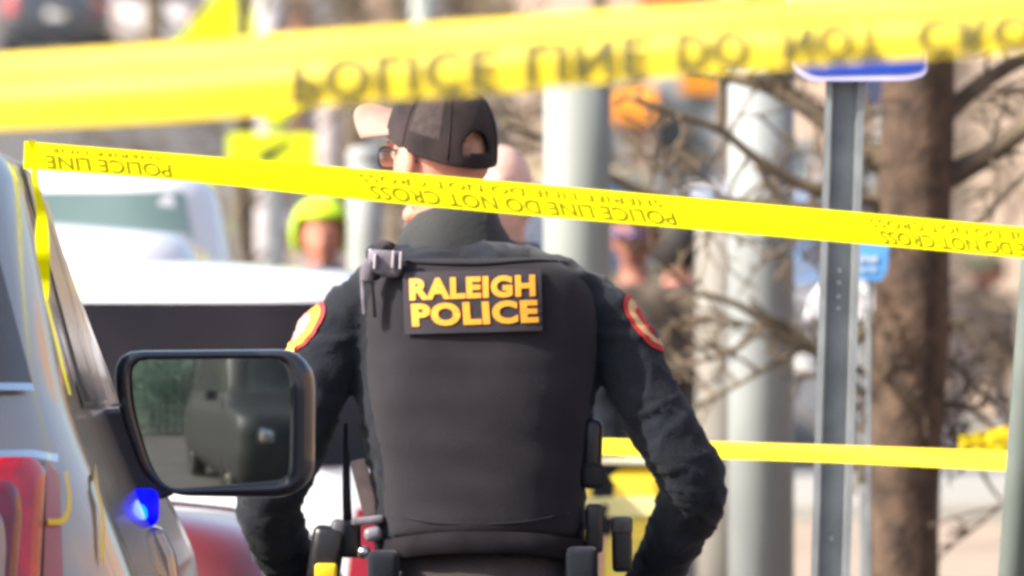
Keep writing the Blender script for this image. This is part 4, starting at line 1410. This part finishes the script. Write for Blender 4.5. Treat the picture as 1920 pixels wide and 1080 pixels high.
# ------------------------------------------------------------------ other people
def person(px, d, height, label, yaw, coat, legs_c, skin, hat=None, hat_m=None, hood=None, extras=None, arms='down', z=None, wide=1.0, vox=.014):
    x = (px - 960) / F * d
    z0 = gz(px, d) if z is None else z
    s = height / 1.78
    t = thing('person', label, 'person', (x, d, z0), None)
    M = Matrix.Translation((x, d, z0)) @ Matrix.Rotation(yaw, 4, 'Z') @ Matrix.Diagonal((s * wide, s * wide, s, 1))
    T = lambda a, b, c: M @ Vector((a, b, c))
    def tb(bm, pts, r, n=14):
        tube(bm, [T(*p) for p in pts], [q * s for q in r] if hasattr(r, '__len__') else r * s, n=n)
    def ov(bm, lv):
        rings(bm, [[T(w * math.cos(2 * PI * k / 24), dp * math.sin(2 * PI * k / 24) + dy, zz) for k in range(24)] for w, dp, dy, zz in lv])
    Hm = M @ Matrix.Translation((0, .015, 1.655))
    hands = {'down': [[(-.20, 0, 1.42), (-.26, -.01, 1.12), (-.27, .05, .86)], [(.20, 0, 1.42), (.26, -.01, 1.12), (.27, .05, .86)]],
             'front': [[(-.20, 0, 1.42), (-.27, .02, 1.14), (-.10, .24, 1.08)], [(.20, 0, 1.42), (.27, .02, 1.14), (.10, .24, 1.10)]]}[arms]
    step = .12 if arms == 'down' else 0.02
    def body_(bm, k, legs=True):
        ov(bm, [(.09 * k, .08 * k, 0, 1.47), (.17 * k, .10 * k, 0, 1.43), (.20 * k, .12 * k, 0, 1.33), (.185 * k, .125 * k, 0, 1.15), (.165 * k, .115 * k, 0, 1.0), (.18 * k, .125 * k, 0, .88)])
        for a in hands: tb(bm, a, [.058 * k, .047 * k, .034 * k])
    bm = bmesh.new()
    head_into(bm, Hm)
    tb(bm, [(0, 0, 1.42), (0, .0, 1.52), (0, .01, 1.6)], [.062, .056, .055])
    body_(bm, .84)
    for k, a in enumerate(hands):
        w = T(*a[2]); prev = T(*a[1])
        dd = (w - prev).normalized()
        hand_into(bm, w, dd, (M.to_3x3() @ Vector((0, 1, .1))).normalized() if arms == 'down' else Vector((0, 0, 1)), (M.to_3x3() @ Vector((1 if k == 0 else -1, 0, 0))).normalized(), .5, s)
    for k, sx in enumerate((-1, 1)):
        yy = step * (1 if k else -1)
        tb(bm, [(sx * .09, 0, .9), (sx * .10, yy * .5, .5), (sx * .10, yy, .08)], [.075, .05, .036])
        tb(bm, [(sx * .10, yy - .04, .04), (sx * .10, yy + .04, .045), (sx * .11, yy + .17, .03)], [.036, .04, .028])
    bo = link_mesh('body', remesh(bm, vox, 1), skin, t)
    bm = bmesh.new(); body_(bm, 1.12)
    c = link_mesh('coat', remesh(bm, vox * 1.3, 3, amp=.012, nscale=8), coat, t)
    bm = bmesh.new()
    ov(bm, [(.17, .12, 0, .98), (.185, .135, 0, .88), (.17, .12, 0, .78)])
    for k, sx in enumerate((-1, 1)):
        yy = step * (1 if k else -1)
        tb(bm, [(sx * .09, 0, .88), (sx * .10, yy * .5, .5), (sx * .10, yy, .10)], [.098, .072, .055])
    link_mesh('trousers', remesh(bm, vox * 1.3, 3, amp=.01), legs_c, t)
    for k, sx in enumerate((-1, 1)):
        yy = step * (1 if k else -1)
        bm = bmesh.new()
        tb(bm, [(sx * .10, yy - .06, .045), (sx * .10, yy + .04, .05), (sx * .11, yy + .20, .032)], [.045, .05, .032])
        link_mesh('shoe', remesh(bm, vox, 2), M_rubber, t)
    if hat:
        bm = bmesh.new()
        q = bmesh.new(); bmesh.ops.create_uvsphere(q, u_segments=32, v_segments=20, radius=1)
        zc, kz = (-.55, 1.12) if hat == 'beanie' else (-.25 if hat == 'hair' else .0, 1.05)
        bmesh.ops.delete(q, geom=[v for v in q.verts if v.co.z < zc and (hat != 'hair' or v.co.y > .2)], context='VERTS')
        bmesh.ops.delete(q, geom=[v for v in q.verts if v.co.z < .32 and v.co.y > .45], context='VERTS')
        kx = 1.22 if hat == 'beanie' else 1.0
        for v in q.verts: v.co = Hm @ Vector((v.co.x * .092 * kx, v.co.y * .112, v.co.z * .125 * kz + (.012 if hat == 'beanie' else 0)))
        me = bpy.data.meshes.new('q'); q.to_mesh(me); q.free(); bm.from_mesh(me)
        ho = obj('beanie' if hat == 'beanie' else ('hair' if hat == 'hair' else 'hat'), bm, hat_m, bo if hat == 'hair' else t, smooth=True)
        sm_ = ho.modifiers.new('s', 'SOLIDIFY'); sm_.thickness = .012; sm_.offset = 1
        if hat == 'never':
            bm = bmesh.new()
            rs = [[Hm @ Vector((.096 * k * math.cos(2 * PI * i / 32), .115 * k * math.sin(2 * PI * i / 32), zz + .012 * math.sin(2 * PI * i / 32))) for i in range(32)] for k, zz in ((1.0, .0), (1.1, .01), (1.1, .05), (1.0, .06))]
            rings(bm, rs, cap=False); obj('cuff', bm, hat_m, ho, smooth=True)
    if hood:
        bm = bmesh.new()
        tb(bm, [(0, 0, 1.43), (0, .0, 1.50), (0, .0, 1.545)], [.115, .098, .085], 20)
        obj('collar', bm, hood, c, smooth=True)
    if extras: extras(Hm, bo)
    return t
M_navy = mat('navy_coat', (.08, .07, .13), .85, var=.2, scale=6)
M_brown = mat('brown_coat', (.10, .075, .055), .9, var=.45, scale=7, bump=.2)
M_pinkb = mat('mauve_coat', (.035, .025, .026), .9, var=.25, scale=6)
person(603, 66, 1.775, 'person in a fluorescent yellow-green beanie beyond the white car roof', PI, M_navy, M_dark, M_skin3, 'beanie', mat('fluo_wool', (.55, .80, .02), .8, var=.1, scale=20), mat('pale_hood', (.20, .19, .27), .8))
def sp(Hm, bo):
    bm = bmesh.new()
    for s in (1, -1):
        tube(bm, [Hm @ Vector((s * .062, .085, .008)), Hm @ Vector((s * .034, .108, .008)), Hm @ Vector((s * .004, .112, .010))], [.012, .019, .010], n=10, flat=1)
    obj('sunglasses', bm, mat('blue_violet_lens', (.10, .09, .25), .2), bo, smooth=True)
person(1190, 66, 1.78, 'person with bluish sunglasses and brown coat right of the pale pillar', R(165), M_brown, M_dark, mat('orangish_skin', (.36, .15, .10), .6), 'hat', mat('olive_hat', (.09, .085, .05), .9), None, sp, 'front', wide=1.15)  # face has an orangish brown skin tone
person(1272, 69, 1.77, 'dark-haired person in a dark slate coat turned away, beside the thick grey pillar', R(20), mat('slate_coat', (.05, .045, .05), .9, var=.4, scale=6), M_dark, M_skin3, 'hair', mat('dark_hair', (.03, .025, .025), .7), wide=1.2)
person(943, 41, 1.88, 'pale bare-headed person standing directly behind the officer', R(155), M_black, M_dark, M_skin2, None, None, M_black, None)
person(1842, 121, 1.52, 'distant figure in dark green hat and mauve coat right of the trunk', R(-60), M_pinkb, mat('dark_trousers', (.06, .05, .055), .9), M_skin3, 'hat', mat('green_hat', (.035, .055, .03), .9), M_pinkb, wide=1.85)

# ------------------------------------------------------------------ other vehicles
make_car('white_hatchback', 'white car with its sunlit roof and dark rear window right behind the side mirror', 'car', 180, 40, 0, M_white, L=4.4, hw=.88, belt=1.05, top=1.59, brake=False, hatch=.35, gtop=1.49, hood=.95)
make_car('white_suv', 'tall white SUV with a big pale green rear window further back at the left', 'car', -60, 52, 0, M_white, L=4.7, hw=.97, belt=1.12, top=1.88, glass=M_glassg, hatch=.3, gtop=1.79, hood=1.0)
make_car('white_car', 'white car whose roof shows in front of the SUV\'s pale green window', 'car', -95, 46.5, 0, M_white, L=4.3, hw=.86, belt=1.02, top=1.69, glass=M_glassb, hatch=.35, gtop=1.48, hood=.95)
make_car('red_car', 'dull red car with its bonnet below the side mirror, left of the officer\'s elbow', 'car', 960, 35.5, 0, M_red, L=4.3, hw=.86, belt=1.13, top=1.50, hood=1.07, rot=R(-90), xoff=-4.62)
make_car('dark_suv', 'distant black SUV with red tail lights parked up the hill at the top left', 'car', 104, 286, ground_h(-7.8, 286) - .05, M_dark, L=4.8, hw=.95, belt=1.15, top=1.80, group='cars up the hill')
make_car('silver_car', 'distant pale car beside the black SUV on the hill', 'car', 290, 300, ground_h(-6.4, 300) - .2, mat('pale_paint', (.68, .63, .62), .4), L=4.5, hw=.9, belt=.95, top=1.45, group='cars up the hill')
make_car('grey_blue_car', 'grey-blue estate car with its roof just above the middle tape at the left', 'car', -20, 112, gz(-20, 112), M_teal, L=4.7, hw=.93, belt=1.1, top=1.78, glass=M_glassg, group='cars up the hill', brake=False)
make_car('cream_van', 'cream van between the pale pillar and the thick pillar, parked by the shop fronts', 'van', 1015, 108, 0, mat('cream_paint', (.72, .58, .32), .4), L=4.9, hw=.9, belt=1.4, top=2.12, hatch=.1, hood=1.2, glass=mat('bluish_glass', (.2, .3, .5), .2))
make_car('grey_van', 'grey van right of the cream van by the shop fronts', 'van', 1470, 113, 0, mat('grey_paint', (.30, .30, .32), .4), L=4.9, hw=.9, belt=1.3, top=2.05, hatch=.1, hood=1.15, glass=mat('bluish_glass', (.2, .3, .5), .2))

# ------------------------------------------------------------------ buildings
def box2(name, a, b, m, parent, bevel=0):
    bm = bmesh.new(); box(bm, [(p + q) / 2 for p, q in zip(a, b)], [abs(q - p) for p, q in zip(a, b)])
    return obj(name, bm, m, parent, bevel=bevel)
def shop():
    y = 124.0
    t = thing('shop_building', 'long tan shop building with pale windows and an orange awning behind the pillars', 'building', (3.0, y, 0))
    wall_m = mat('peach_stucco', (.62, .47, .36), .9, var=.12, scale=.8, bump=.2)
    box2('wall', (.0, y, -.1), (12, y + 10, 7.5), wall_m, t)
    box2('plinth', (-.02, y - .06, 0), (12.0, y - .003, .35), mat('stone_plinth', (.4, .37, .34), .9), t)
    wins = [(.35, .85, .5, 3.0), (1.0, 1.55, .5, 3.2), (1.75, 2.25, .5, 2.4), (2.45, 2.75, .2, 2.4), (3.9, 4.8, .8, 3.0), (5.2, 6.2, .8, 3)]
    for i, (a, b, z0, z1) in enumerate(wins):
        f = box2('window', (a, y - .05, z0), (b, y - .003, z1), mat('window_frame', (.45, .43, .41), .5), t)
        box2('pane', (a + .06, y - .056, z0 + .06), (b - .06, y - .053, z1 - .06), mat('shop_pane', (.22, .25, .27), .12, var=.6, scale=1.3, spec=.8), f)
    bm = bmesh.new()
    rings(bm, [[Vector((xx, y - .004, 2.78)), Vector((xx, y - .6, 2.60)), Vector((xx, y - .6, 2.50)), Vector((xx, y - .004, 2.54))] for xx in (.72, 1.06)])
    obj('awning', bm, mat('orange_canvas', (.90, .36, .03), .7, tl=.3), t)
    box2('hanging_sign', (1.25, y - .12, 2.72), (1.52, y - .06, 3.0), MATS['orange_canvas'], t)
    box2('sign_board', (.95, y - .12, 3.3), (1.3, y - .06, 3.6), mat('red_board', (.6, .10, .05), .6), t)
    box2('ledge', (0, y - .15, 3.9), (12, y - .003, 4.1), mat('stone_ledge', (.5, .44, .38), .8), t)
    for xx in (1.62, 2.34, 3.0): box2('column', (xx, y - .12, 0), (xx + .10, y - .004, 3.9), mat('column_tan', (.42, .34, .28), .8), t)
shop()
def left_buildings():
    y = 325.0; g = ground_h(0, y)
    t = thing('brick_building', 'brown brick building at the top of the hill behind the bare trees', 'building', (0, y, g))
    box2('wall', (-5.0, y, g - 3), (9, y + 12, g + 9), mat('brown_brick', (.36, .26, .19), .9, var=.2, scale=.7), t)
    for k in range(6):
        f = box2('window', (-4.4 + k * 2.1, y - .08, g + .2), (-3.4 + k * 2.1, y - .003, g + 2.4), mat('pale_frame', (.36, .33, .32), .6), t)
        box2('pane', (-4.3 + k * 2.1, y - .09, g + .3), (-3.5 + k * 2.1, y - .083, g + 2.3), mat('far_pane', (.30, .30, .32), .2), f)
    t = thing('pale_house', 'pale beige house at the top of the hill behind the black SUV', 'house', (-9, y + 3, g))
    box2('wall', (-14, y + 3, g - 3), (-5.6, y + 13, g + 7), mat('pale_siding', (.38, .345, .31), .9, var=.12, scale=.5), t)
    for k in range(3):
        f = box2('window', (-13 + k * 2.4, y + 2.92, g + .3), (-12 + k * 2.4, y + 2.997, g + 2.2), mat('pale_frame', (.36, .33, .32), .6), t)
        box2('pane', (-12.9 + k * 2.4, y + 2.90, g + .4), (-12.1 + k * 2.4, y + 2.917, g + 2.1), mat('far_pane', (.30, .30, .32), .2), f)
    t = thing('retaining_wall', 'low tan brick retaining wall running up the hill behind the warning signs', 'wall', (-1.5, 140, 0))
    g1 = ground_h(-1, 140)
    box2('wall', (-3.2, 142, g1 - 1.2), (.4, 142.5, g1 + 1.1), mat('tan_brick', (.40, .33, .28), .9, var=.2, scale=2), t)
    box2('coping', (-3.25, 141.95, g1 + 1.103), (.45, 142.55, g1 + 1.22), mat('coping_stone', (.55, .5, .47), .9), t)
left_buildings()
# street behind the camera and to the right, mirrored in paint and glass
def around():
    t = thing('brick_shop_row', 'brown brick shop row across the street to the right', 'building', (16, 20, 0))
    box2('wall', (15, -40, 0), (24, 60, 8), mat('warm_brick', (.36, .24, .16), .9, var=.25, scale=.6), t)
    for k in range(12):
        f = box2('window', (14.9, -36 + k * 8, 1), (14.995, -32 + k * 8, 3.2), mat('pale_frame', (.36, .33, .32), .6), t)
        box2('pane', (14.88, -35.8 + k * 8, 1.1), (14.897, -32.2 + k * 8, 3.1), mat('far_pane', (.30, .30, .32), .2), f)
    t = thing('corner_building', 'dark grey building behind the photographer', 'building', (0, -30, 0))
    box2('wall', (-30, -40, 0), (14, -30, 9), mat('dark_render', (.16, .16, .15), .9, var=.3, scale=.6), t)
around()

def mirrored():  # van and hedge added out of view to fill the mirror's reflection
    make_car('added_dark_van', 'added dark van behind the police car, there to fill its side mirror', 'van', 960, 17.0, 0, mat('added_van_charcoal_paint', (.035, .035, .035), .5, var=.1), L=4.6, hw=.95, belt=1.25, top=2.0, hatch=.1, hood=1.1, xoff=1.9, glass=mat('added_van_grey_window', (.06, .065, .06), .25))
    rng = random.Random(5)
    t = thing('added_evergreen_hedge', 'added grey-green hedge giving the side mirror its pale green patch', 'hedge', (1.0, 8, 0))
    pts = [Vector((rng.uniform(.45, 2.4), rng.uniform(7.4, 8.8), rng.uniform(.1, 2.3))) for _ in range(900)]
    leaf_mesh(pts, rng, .06, .12, 5, 'foliage', mat('hedge_green', (.36, .50, .40), .8, var=.3), t)
    bm = bmesh.new()
    for k in range(8): tube(bm, [(.6 + k * .22, 8.1, 0), (.6 + k * .22, 8.1, 1.8)], .03, n=6)
    obj('stem', bm, M_twig, t)
mirrored()
